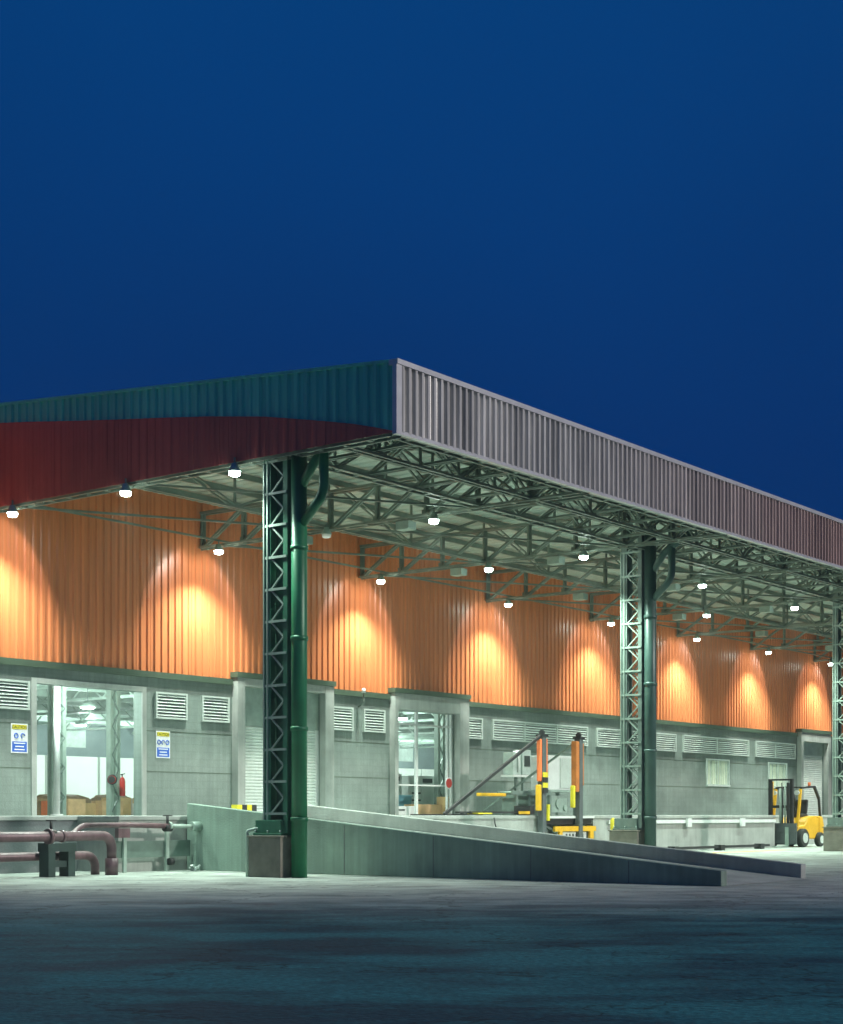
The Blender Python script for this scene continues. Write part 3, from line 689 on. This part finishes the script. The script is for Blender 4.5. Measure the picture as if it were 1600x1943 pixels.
MB().tube([(0, 0.0, 0), (0, 0.02, 0)], 0.19, 28).build('rim', M['sign_white'], o); MB().tube([(0, -0.012, 0), (0, 0.0, 0)], 0.155, 28).build('disc', M['red'], o)
# interior lamps
def small_lamp(p, label, power):
    o = thing('pendant_lamp', label, 'lamp', p, 'lit pendant lamps inside the warehouse')
    MB().tube([(0, 0, 0), (0, 0, 0.12), (0, 0, 0.2)], [0.26, 0.16, 0.05], 16).build('lamp_shade', M['steel_pale'], o)
    MB().tube([(0, 0, -0.03), (0, 0, -0.004)], 0.2, 16).build('lens', M['lens'], o)
    MB().tube([(0, 0, 0.2), (0, 0, 5.74 - p[2])], 0.015, 6).build('hanger', M['steel_mid'], o)
    l = bpy.data.lights.new('lamp_light', 'POINT'); l.energy = power; l.color = (0.82, 1.0, 0.92); l.shadow_soft_size = 0.15
    q = bpy.data.objects.new('lamp_light', l); C.objects.link(q); q.parent = o; q.location = (0, 0, -0.15)
for u, v, z, lb in ((7.9, 13.2, 4.75, 'lit pendant lamp high at the right of the left doorway'), (8.2, 16, 4.6, 'lit pendant lamp lower and farther behind the right side of the left doorway'),
                    (5.0, 16.5, 4.3, 'lit pendant lamp low at the left of the left doorway'), (20.6, 13.5, 4.75, 'lit pendant lamp at the left of the middle doorway'),
                    (3.0, 10.6, 4.75, 'added lit pendant lamp, unseen behind the lintel of the left doorway'), (24.5, 17, 4.55, 'lit pendant lamp at the right of the middle doorway')):  # the one behind the lintel is added to light the columns and cartons
    small_lamp(P(u, v, z), lb, 420)
for u, v, lb in ((18, 28, 'nearest'), (26, 28, 'second'), (38, 28, 'third'), (46, 28, 'farthest')):
    small_lamp(P(u, v, 4.9), 'lit pendant lamp near the back wall inside, %s of its row' % lb, 1300)

# ------------------------------------------------------------------ safety signs on the block wall
def ppe_sign(p, label, nsym):
    o = thing('safety_sign', label, 'sign', p, 'caution signs on the block wall')
    MB().box(-0.25, 0.25, -0.012, 0.0, 0, 0.72).build('board', M['sign_white'], o)
    MB().box(-0.22, 0.22, -0.016, -0.0125, 0.58, 0.69).build('header', M['sign_yellow'], o)
    MB().box(-0.22, 0.22, -0.016, -0.0125, 0.03, 0.28).build('panel', M['blue'], o)
    mb = MB()
    for z, ww in ((0.225, 0.17), (0.145, 0.13), (0.07, 0.15)): mb.box(-ww, ww, -0.019, -0.0165, z, z + 0.028)
    mb.build('text_lines', M['sign_white'], o)
    xs = (-0.1, 0.1) if nsym == 2 else (-0.15, 0.0, 0.15); mb = MB()
    for x in xs:
        pts = [(x + 0.055 * math.cos(a * math.pi / 10), -0.016, 0.42 + 0.055 * math.sin(a * math.pi / 10)) for a in range(21 if x != xs[1] else 15)]
        mb.tube(pts, 0.014, 6)
    mb.build('symbol', M['blue'], o)
    c = bpy.data.curves.new('lettering', 'FONT'); c.body = 'CAUTION'; c.size = 0.1; c.align_x = 'CENTER'; c.extrude = 0.001
    t = bpy.data.objects.new('lettering', c); C.objects.link(t); t.parent = o; t.location = (0, -0.018, 0.6); t.rotation_euler = (R(90), 0, 0); c.materials.append(M['black'])
    bpy.context.view_layer.update(); me = bpy.data.meshes.new_from_object(t.evaluated_get(bpy.context.evaluated_depsgraph_get()))
    bpy.data.objects.remove(t); t = bpy.data.objects.new('lettering', me); C.objects.link(t); t.parent = o; t.location = (0, -0.018, 0.6); t.rotation_euler = (R(90), 0, 0)
ppe_sign(P(0.42, VW - 0.065, 2.79), 'caution sign with two round symbols left of the open doorway', 2)
ppe_sign(P(5.14, VW - 0.065, 2.80), 'caution sign with three round symbols right of the open doorway', 3)

# small camera on a bent arm above the wall flashing
o = thing('security_camera', 'small white camera on a bent arm on the flashing between the shutter and middle door', 'camera', P(13.2, VW - 0.2, 4.6))
MB().tube([(0, 0.1, 0.0), (0.0, -0.12, 0.1), (0, -0.12, 0.42)], 0.025, 8, bend=0.06).build('arm', M['steel_mid'], o)
MB().tube([(0, -0.12, 0.42), (0, -0.12, 0.56)], [0.07, 0.05], 12).build('housing', M['white_paint'], o)

# ------------------------------------------------------------------ high bay lamps
def bay_lamp():
    o = thing('high_bay_lamp', None, 'lamp', P(0, 0, 0), 'lit high bay lamps under the canopy')
    MB().tube([(0, 0, 0.0), (0, 0, 0.03), (0, 0, 0.09), (0, 0, 0.18)], [0.13, 0.13, 0.09, 0.06], 20).build('housing', M['steel_pale'], o)
    MB().tube([(0, 0, -0.09), (0, 0, -0.07), (0, 0, -0.003)], [0.07, 0.11, 0.12], 20).build('lens', M['lens'], o)
    MB().bar((0, 0, 0.18), (0, 0, 0.30), 0.03).build('hanger', M['steel_mid'], o)
    return o
LZ = 8.40
spot_d = bpy.data.lights.new('lamp_light', 'SPOT'); spot_d.energy = 1300; spot_d.color = (0.80, 1.0, 0.87)
spot_d.spot_size = R(116); spot_d.spot_blend = 0.75; spot_d.shadow_soft_size = 0.12
wash_d = bpy.data.lights.new('lamp_light', 'SPOT'); wash_d.energy = 54; wash_d.color = (1.0, 0.96, 0.90)
wash_d.spot_size = R(92); wash_d.spot_blend = 0.16; wash_d.shadow_soft_size = 0.08
# asymmetric wall-washer reflector: throws more light at the steep, far angles
WT = R(56)
wash_d.use_nodes = True; ln = wash_d.node_tree; em = ln.nodes['Emission']
tcn = ln.nodes.new('ShaderNodeTexCoord'); dt = ln.nodes.new('ShaderNodeVectorMath'); dt.operation = 'DOT_PRODUCT'
ln.links.new(tcn.outputs['Normal'], dt.inputs[0]); dt.inputs[1].default_value = (0, math.cos(WT), -math.sin(WT))
ab = ln.nodes.new('ShaderNodeMath'); ab.operation = 'ABSOLUTE'; ln.links.new(dt.outputs['Value'], ab.inputs[0])
mxn = ln.nodes.new('ShaderNodeMath'); mxn.operation = 'MAXIMUM'; ln.links.new(ab.outputs[0], mxn.inputs[0]); mxn.inputs[1].default_value = 0.27
pw = ln.nodes.new('ShaderNodeMath'); pw.operation = 'POWER'; ln.links.new(mxn.outputs[0], pw.inputs[0]); pw.inputs[1].default_value = -2.6
ln.links.new(pw.outputs[0], em.inputs['Strength'])
mid_d = spot_d.copy(); mid_d.spot_size = R(96)
narrow_d = spot_d.copy(); narrow_d.spot_size = R(84); narrow_d.energy = 220
proto = bay_lamp(); lamps = []
ordw = ['nearest', 'second', 'third', 'fourth', 'fifth', 'sixth', 'seventh', 'eighth']
row1 = [-0.5, 6.3, 13.1, 20.0, 26.7, 33.4, 40.1]
row3 = [-0.55, 6.2, 13.3, 26.7, 40.1]
row2 = [-0.55, 6.3, 13.2, 20.0, 26.7, 33.4, 40.0, 46.7]
for rn, v, us_ in (('outer row beside the column line', 1.1, row1), ('middle row of the canopy', 4.45, row3), ('inner row close to the orange wall', 8.4, row2)):
    for k, u in enumerate(us_):
        if u < 0: lb = 'lit lamp under the side edge of the canopy, ' + {1.1: 'close to the foreground column', 4.45: 'midway between column and left edge', 8.4: 'at the left picture edge'}[v]
        else: lb = 'lit high bay lamp, %s of the %s' % (ordw[k - 1] if u > 0 else '', rn)
        o = proto if not lamps else copy_tree(proto)
        if u < 0: u = -0.62 if False else -0.5
        o.location = P(u, v, LZ); o['label'] = lb; lamps.append(o)
        if v == 4.45 and u == 6.2:      # this one is switched down
            for ch in o.children:
                if ch.name.startswith('lens'): ch.data = ch.data.copy(); ch.data.materials[0] = M['lens_off']
            o['label'] = 'dim unlit high bay lamp just right of the foreground column'
            continue
        q = bpy.data.objects.new('lamp_light', narrow_d if v == 8.4 else (mid_d if v == 4.45 else spot_d)); C.objects.link(q); q.parent = o; q.location = (0, 0, -0.14)
        if v == 8.4:
            q = bpy.data.objects.new('lamp_light', wash_d); C.objects.link(q); q.parent = o; q.location = (0, -0.45, -0.10)
            q.rotation_euler = (WT, 0, 0)

# ------------------------------------------------------------------ pipework at the left
o = thing('red_pipe', 'thick faded red pipe running level then bending down to the ground', 'pipe', P(0, 0, 0), 'faded red pipes at the left of the dock')
MB().tube([(-9, 3.9, 0.84), (-1.38, 3.9, 0.84), (-1.38, 3.9, 0.35)], 0.105, 18, bend=0.3).build('run', M['red_pipe'], o)
mb = MB(); mb.tube([(-3.1, 3.9, 0.84), (-3.02, 3.9, 0.84)], 0.16, 18).tube([(-2.75, 3.9, 0.84), (-2.69, 3.9, 0.84)], 0.125, 18); mb.build('flange', M['red_pipe'], o)
MB().tube([(-1.38, 3.9, 0), (-1.38, 3.9, 0.36)], 0.14, 18).build('sleeve', M['red_pipe'], o)
o = thing('red_pipe', 'lower dark red pipe bending down to the ground under the thick one', 'pipe', P(0, 0, 0), 'faded red pipes at the left of the dock')
MB().tube([(-9, 4.35, 0.42), (-1.45, 4.35, 0.42), (-1.45, 4.35, 0.0)], 0.095, 16, bend=0.3).build('run', M['red_pipe'], o)
o = thing('red_pipe', 'upper branch pipe rising behind the thick one and running to the ramp wall', 'pipe', P(0, 0, 0), 'faded red pipes at the left of the dock')
MB().tube([(-2.5, 4.1, 0.80), (-2.15, 4.35, 0.82), (-1.75, 4.42, 1.06), (-0.4, 4.42, 1.06), (0.75, 4.42, 1.03)], 0.06, 14, bend=0.14).build('run', M['red_pipe'], o)
MB().tube([(0.75, 4.42, 1.03), (1.5, 4.42, 1.02)], 0.045, 12).tube([(1.46, 4.42, 1.02), (1.71, 4.42, 1.02)], 0.11, 14).tube([(0.74, 4.42, 1.03), (0.8, 4.42, 1.03)], 0.1, 14).build('tail', M['steel_pale'], o)
MB().box(-0.78, -0.45, 4.36, 4.48, 0.78, 0.99).build('clamp_box', M['red_pipe'], o)
def valve(p, label):
    o = thing('gate_valve', label, 'valve', p, 'valves on the red pipes')
    MB().tube([(0, 0, -0.02), (0, 0, 0.24)], 0.03, 10).build('stem', M['black'], o)
    pts = [(0.1 * math.cos(a * math.pi / 10), 0.1 * math.sin(a * math.pi / 10), 0.24) for a in range(21)]
    MB().tube(pts, 0.014, 8).bar((-0.1, 0, 0.24), (0.1, 0, 0.24), 0.016).build('handwheel', M['black'], o)
    MB().tube([(-0.1, 0, -0.04), (0.1, 0, -0.04)], 0.085, 12).build('valve_body', M['black'], o)
valve(P(-3.0, 3.9, 0.93), 'dark valve wheel standing on the thick red pipe')
valve(P(0.72, 4.42, 1.03), 'dark valve on the upper branch pipe near the ramp wall')
o = thing('pipe_stand', 'dark green steel stand carrying the red pipes', 'stand', P(-2.65, 4.12, 0))
MB().box(-0.36, -0.18, -0.15, 0.15, 0, 0.68).box(0.16, 0.34, -0.15, 0.15, 0, 0.68).build('leg', M['stand'], o)
MB().box(-0.38, 0.36, -0.17, 0.17, 0.52, 0.70).box(-0.18, 0.16, -0.1, 0.1, 0.2, 0.33).build('saddle', M['stand'], o)
# green panel on posts
o = thing('guard_panel', 'flat green steel panel on thin posts in front of the dock left of the ramp', 'barrier', P(0, 0, 0))
MB().box(-0.75, 1.62, 4.62, 4.68, 0.33, 0.70).build('panel', M['panel'], o)
for u in (-0.42, 0.85): MB().box(u - 0.045, u + 0.045, 4.55, 4.61, 0.0, 0.92).build('post', M['steel_pale'], o)
MB().tube([(0.83, 4.5, 0.22), (0.95, 4.5, 0.22)], 0.08, 12).build('coupling', M['black'], o)
# debris by the ramp corner
o = thing('rag', 'small crumpled pale rag on the ground at the foot of the ramp wall', 'rag', P(1.45, 4.3, 0)); mb = MB()
for k in range(9):
    a = k * 0.7; mb.bar((0, 0, 0.02), (0.14 * math.cos(a), 0.10 * math.sin(a), 0.03 + 0.05 * (k % 3)), 0.06, 0.04)
mb.build('cloth', M['louver'], o)

# hazard block on the dock edge by the near column
o = thing('hazard_block', 'yellow and black rubber block on the ramp edge behind the foreground column', 'bumper', P(3.55, 5.1, ZD))
for k in range(4): MB().box(k * 0.17, k * 0.17 + 0.168, -0.1, 0.1, 0, 0.27).build('stripe', M['sign_yellow'] if k % 2 == 0 else M['black'], o)

# ------------------------------------------------------------------ dock gate posts
def gate_post(p, label):
    o = thing('gate_post', label, 'gate post', p, 'padded gate posts beside the dock lift')
    MB().box(-0.1, 0.1, -0.1, 0.1, 0, 3.68).build('shaft', M['grey'], o, bevel=0.01)
    MB().box(-0.14, 0.14, -0.14, 0.14, 3.68, 3.74).tube([(-0.05, 0, 3.8), (0.05, 0, 3.8)], 0.08, 12).build('cap', M['black'], o)
    return o
gp1 = gate_post(P(16.5, 4.72, 0), 'left gate post with long diagonal brace and yellow black collar')
MB().box(-0.19, -0.101, -0.08, 0.08, 2.3, 3.6).build('pad', M['orange_pad'], gp1, bevel=0.03)
MB().box(0.13, 0.21, -0.08, 0.1, 2.4, 3.62).build('pad', M['orange_pad'], gp1, bevel=0.03)
MB().box(-0.32, -0.16, -0.1, 0.04, 1.4, 2.2).build('pad', M['yellow'], gp1, bevel=0.03)
for k in range(4): MB().box(-0.12, 0.12, -0.14, -0.102, 1.95 + k * 0.16, 2.10 + k * 0.16).build('collar', M['sign_yellow'] if k % 2 else M['black'], gp1)
MB().box(0.13, 0.21, -0.15, -0.02, 1.1, 1.6).build('marker', M['sign_yellow'], gp1)
MB().bar((-0.1, -0.02, 3.7), (-4.65, 0.25, 1.30), 0.085).build('brace', M['black'], gp1)
gp2 = gate_post(P(18.6, 4.72, 0), 'right gate post with brown orange pads beside the dock lift')
M['rust'] = mat('rust_orange_pad', (0.50, 0.16, 0.03), 0.6, 0, 0.2)
MB().box(-0.30, -0.101, -0.1, 0.1, 2.0, 3.6).build('pad', M['rust'], gp2, bevel=0.03)
MB().box(0.12, 0.2, -0.08, 0.08, 2.2, 3.55).build('pad', M['rust'], gp2, bevel=0.03)
MB().box(-0.42, -0.301, -0.08, 0.06, 1.5, 2.2).build('pad', M['sign_yellow'], gp2, bevel=0.03)
MB().bar((-0.1, 0.1, 3.55), (0.0, 3.9, 1.30), 0.06).build('brace', M['steel_mid'], gp2)

# scissor lift in the recess
o = thing('dock_lift', 'black topped scissor lift with orange yellow frame in the dock recess', 'lift', P(18.25, 5.5, 0))
MB().box(-1.4, 1.35, -0.7, 1.0, 1.10, 1.17).box(-1.36, 1.31, -0.66, 0.96, 0.98, 1.10).build('platform', M['black'], o)
MB().box(-1.42, 1.37, -0.74, -0.7, 1.17, 1.24).build('lip', M['white_paint'], o)
MB().box(-1.1, 1.3, -0.84, -0.76, 0.76, 0.92).box(-0.85, -0.68, -0.84, -0.76, 0.1, 0.76).box(0.95, 1.16, -0.84, -0.76, 0.1, 0.76).build('frame', M['yellow'], o)
mb = MB()
for y in (-0.5, 0.8): mb.bar((-1.2, y, 0.1), (1.1, y, 0.95), 0.09); mb.bar((1.1, y, 0.1), (-1.2, y, 0.95), 0.09)
mb.build('scissor_arm', M['steel_mid'], o)
MB().box(-0.55, 0.85, -0.75, -0.55, 0.12, 0.74).build('control_box', M['white_paint'], o)
MB().box(-1.4, 1.35, -0.7, 1.0, 0.0, 0.1).build('base_frame', M['black'], o)
mb = MB()
for k in range(6): mb.box(-0.36 + k * 0.19, -0.28 + k * 0.19, -0.756, -0.751, 0.45, 0.68)
mb.build('control_panel', M['dark'], o)

# machines standing on the dock
o = thing('packing_machine', 'tall white cabinet machine on dark legs behind the gate posts', 'machine', P(20.95, 7.2, ZD))
MB().box(-0.85, 0.85, -0.35, 0.35, 0.85, 2.0).build('cabinet_body', M['white_paint'], o, bevel=0.02)
MB().box(-0.15, 0.62, -0.375, -0.35, 0.92, 1.92).build('door', M['louver'], o)
MB().box(-0.9, 0.9, -0.42, 0.42, 0.78, 0.85).build('table_top', M['steel_pale'], o)
for x in (-0.8, 0.8):
    for y in (-0.36, 0.36): MB().box(x - 0.05, x + 0.05, y - 0.05, y + 0.05, 0, 0.78).build('leg', M['steel_mid'], o)
MB().box(-0.5, 0.45, -0.25, 0.25, 0.1, 0.66).tube([(-0.1, -0.3, 0.4), (-0.1, -0.25, 0.4)], 0.17, 16).tube([(0.3, -0.3, 0.25), (0.3, -0.25, 0.25)], 0.1, 12).build('motor', M['steel_pale'], o)
o = thing('control_unit', 'pale blue grey control unit on a stand left of the left gate post', 'control unit', P(18.8, 7.2, ZD))
MB().box(-0.6, 0.55, -0.25, 0.25, 1.25, 1.32).build('shelf', M['white_paint'], o)
MB().box(-0.55, -0.08, -0.2, 0.2, 1.32, 2.05).box(0.0, 0.5, -0.2, 0.2, 1.32, 2.15).build('box_body', M['glass'], o, bevel=0.03)
MB().box(0.1, 0.4, -0.225, -0.2, 1.6, 1.95).build('screen', M['dark'], o)
MB().tube([(-0.3, -0.22, 1.4), (-0.3, -0.26, 1.7), (-0.3, -0.22, 1.98)], 0.03, 8).build('hose', M['white_paint'], o)
for x in (-0.1, 0.3): MB().box(x - 0.04, x + 0.04, -0.04, 0.04, 0, 1.25).build('leg', M['steel_mid'], o)
o = thing('roller_conveyor', 'dark steel roller conveyor with a yellow arm on the dock', 'conveyor', P(18.0, 6.6, ZD))
MB().box(-0.8, 1.4, -0.3, -0.25, 0.66, 0.78).box(-0.8, 1.4, 0.25, 0.3, 0.66, 0.78).build('side_rail', M['steel_mid'], o)
mb = MB()
for k in range(12): mb.tube([(-0.7 + k * 0.18, -0.25, 0.73), (-0.7 + k * 0.18, 0.25, 0.73)], 0.035, 8)
mb.build('rollers', M['steel_pale'], o)
for x in (-0.5, 0.2, 1.1): MB().box(x - 0.05, x + 0.05, -0.28, 0.28, 0, 0.66).build('leg', M['steel_mid'], o)
MB().bar((0.2, -0.2, 0.1), (1.1, -0.2, 0.6), 0.05).build('brace', M['black'], o)
MB().box(-2.2, -0.85, -0.1, 0.1, 0.60, 0.70).build('arm', M['yellow'], o, bevel=0.02)
# floor plates along dock edge
o = thing('pallet_truck', 'low dark pallet truck with yellow tip lying along the dock edge', 'pallet truck', P(15.2, 5.6, ZD))
MB().box(-1.6, 1.5, -0.28, -0.14, 0.06, 0.12).box(-1.6, 1.5, 0.14, 0.28, 0.06, 0.12).build('fork', M['black'], o)
MB().box(1.5, 1.75, -0.3, 0.3, 0.03, 0.3).build('head', M['black'], o); MB().box(0.9, 1.5, -0.30, -0.285, 0.04, 0.13).build('tip', M['yellow'], o)
for x in (-1.4, 1.6): MB().tube([(x, -0.22, 0.04), (x, 0.22, 0.04)], 0.04, 10).build('wheel', M['tyre'], o)
o = thing('dock_plate', 'dark rubber strip lying across the threshold of the middle doorway', 'plate', P(12.8, 5.3, ZD + 0.001))
MB().box(-1.9, 1.2, -0.15, 0.15, 0, 0.04).build('strip', M['black'], o); MB().box(0.9, 1.6, -0.2, 0.2, 0.041, 0.08).build('tip', M['sign_yellow'], o)
o = thing('hanging_cable', 'short dark cable hanging from the dock face', 'cable', P(14.2, 4.82, 0.9))
MB().tube([(-0.1, 0, 0.3), (-0.08, -0.02, 0.1), (0.0, -0.03, -0.05), (0.08, 0.0, -0.2)], 0.02, 8, bend=0.05).build('cable_run', M['black'], o)
o = thing('bollard', 'short yellow green bollard left of the middle column', 'bollard', P(20.0, 4.3, 0))
MB().tube([(0, 0, 0), (0, 0, 1.1), (0, 0, 1.18)], [0.09, 0.09, 0.04], 14).build('shaft', M['sign_yellow'], o); MB().tube([(0, 0, 0.5), (0, 0, 0.65)], 0.095, 14).build('band', M['black'], o)

# ------------------------------------------------------------------ forklift
fk = thing('forklift', 'yellow forklift truck with raised black mast parked at the dock', 'forklift', Vector((14.7, 63.0, 0)), None, math.atan2(-0.77, -0.64))
# local x forward, y to its left
mb = MB()
mb.prism([(-0.95, 0.42), (-0.95, 1.02), (-0.6, 1.12), (-0.1, 1.05), (0.15, 0.78), (0.62, 0.72), (0.72, 0.35), (0.5, 0.28), (-0.6, 0.28)], 'y', -0.5, 0.5)
mb.build('body', M['yellow'], fk, bevel=0.04)
mb = MB(); mb.prism([(-1.3, 0.3), (-1.34, 0.75), (-1.22, 1.1), (-0.955, 1.12), (-0.955, 0.3)], 'y', -0.52, 0.52); mb.build('counterweight', M['yellow'], fk, bevel=0.06)
mb = MB()
for s in (-1, 1):
    y = s * 0.46
    MB().bar((0.62, y, 0.75), (0.38, y, 2.08), 0.08).build('front_post', M['yellow'], fk); mb.bar((0.36, y, 2.12), (-0.65, y, 2.18), 0.07); mb.bar((-0.65, y, 2.18), (-1.0, y, 1.75), 0.08); mb.bar((-1.0, y, 1.75), (-1.1, y, 1.1), 0.07)
for k in range(6): x = 0.3 - k * 0.17; mb.bar((x, -0.46, 2.15), (x, 0.46, 2.15), 0.035)
mb.build('overhead_guard', M['black'], fk)
mb = MB(); mb.box(-0.62, -0.1, -0.24, 0.24, 1.08, 1.2).prism([(-0.62, 1.2), (-0.5, 1.2), (-0.58, 1.72), (-0.7, 1.7)], 'y', -0.23, 0.23); mb.build('seat', M['black'], fk, bevel=0.03)
mb = MB(); mb.bar((0.42, 0, 0.8), (0.22, 0, 1.35), 0.06)
pts = [(0.2 + 0.06 * math.sin(a * math.pi / 10), 0.17 * math.cos(a * math.pi / 10), 1.37 + 0.16 * math.sin(a * math.pi / 10)) for a in range(21)]
mb.tube(pts, 0.016, 8); mb.build('steering_wheel', M['black'], fk)
mb = MB()
for y in (-0.40, 0.40):
    mb.box(0.86, 0.96, y - 0.05, y + 0.05, 0.12, 2.38); mb.box(0.97, 1.04, y * 0.78 - 0.04, y * 0.78 + 0.04, 0.14, 2.3)
mb.box(0.86, 0.96, -0.45, 0.45, 2.38, 2.44).box(0.87, 0.95, -0.35, 0.35, 1.4, 1.5)
mb.build('mast', M['black'], fk)
MB().box(0.80, 0.855, -0.46, -0.33, 0.5, 2.36).build('mast_guard', M['yellow'], fk)
mb = MB(); mb.tube([(0.93, 0.0, 0.3), (0.93, 0.0, 2.1)], 0.05, 10).tube([(0.93, 0.16, 0.3), (0.93, 0.16, 2.2)], 0.03, 8).build('lift_cylinder', M['steel_pale'], fk)
mb = MB(); mb.box(1.05, 1.12, -0.62, 0.62, 0.15, 0.26).box(1.05, 1.12, -0.62, 0.62, 0.55, 0.68)
for k in range(7): y = -0.58 + k * 0.193; mb.box(1.06, 1.10, y - 0.03, y + 0.03, 0.26, 0.55)
mb.box(1.055, 1.09, -0.82, 0.66, 0.10, 0.66); mb.box(1.055, 1.09, -0.5, 0.66, 0.66, 0.86)
mb.build('carriage', M['grey'], fk)
for y in (-0.34, 0.34):
    MB().box(1.13, 1.18, y - 0.06, y + 0.06, 0.05, 0.72).box(1.13, 2.1, y - 0.06, y + 0.06, 0.02, 0.06).build('fork', M['steel_pale'], fk)
def wheel(x, y, r, wd):
    t = MB(); t.tube([(x, y - wd / 2, r), (x, y - wd / 2 + 0.03, r), (x, y + wd / 2 - 0.03, r), (x, y + wd / 2, r)], [r * 0.9, r, r, r * 0.9], 24)
    t = t.build('wheel', M['tyre'], fk); q = MB(); q.tube([(x, y - wd / 2 - 0.012, r), (x, y + wd / 2 + 0.012, r)], r * 0.55, 18); q.build('rim', M['louver'], t)
for x, y, r, wd in ((0.45, -0.56, 0.33, 0.22), (0.45, 0.56, 0.33, 0.22), (-0.9, -0.54, 0.26, 0.18), (-0.9, 0.54, 0.26, 0.18)): wheel(x, y, r, wd)
for y in (-0.42, 0.42): MB().tube([(0.5, y, 1.95), (0.6, y, 1.95)], [0.07, 0.09], 12).build('headlight', M['white_paint'], fk)
MB().tube([(-0.6, 0.3, 2.2), (-0.6, 0.3, 2.34)], 0.05, 12).build('beacon', M['orange_pad'], fk)
MB().box(-0.85, 0.0, -0.486, -0.481, 0.62, 0.72).build('side_stripe', M['black'], fk)
MB().tube([(0.95, 0.05, 2.3), (0.99, 0.1, 1.6), (1.04, 0.12, 0.8)], 0.02, 8, bend=0.2).build('hydraulic_hose', M['black'], fk)
MB().box(-0.2, 0.6, -0.60, -0.50, 0.28, 0.36).build('step', M['black'], fk)
MB().prism([(0.18, 0.70), (0.76, 0.70), (0.84, 0.42), (0.9, 0.52), (0.80, 0.78), (0.18, 0.78)], 'y', -0.68, -0.46).build('fender', M['yellow'], fk)
fk.scale = (1.16, 1.16, 1.1)
fk.location.x += 0.12

# ------------------------------------------------------------------ thin evening haze
hm_ = bpy.data.materials.new('haze'); hm_.use_nodes = True; hn = hm_.node_tree; hn.nodes.clear()
ho = hn.nodes.new('ShaderNodeOutputMaterial'); hv = hn.nodes.new('ShaderNodeVolumePrincipled')
hv.inputs['Color'].default_value = (0.85, 0.95, 0.92, 1); hv.inputs['Density'].default_value = 0.0014; hv.inputs['Anisotropy'].default_value = 0.75
hn.links.new(hv.outputs[0], ho.inputs['Volume'])
tag(MB().box(-40, 90, -4, 112, -1, 12.5).build('haze', hm_), kind='stuff')
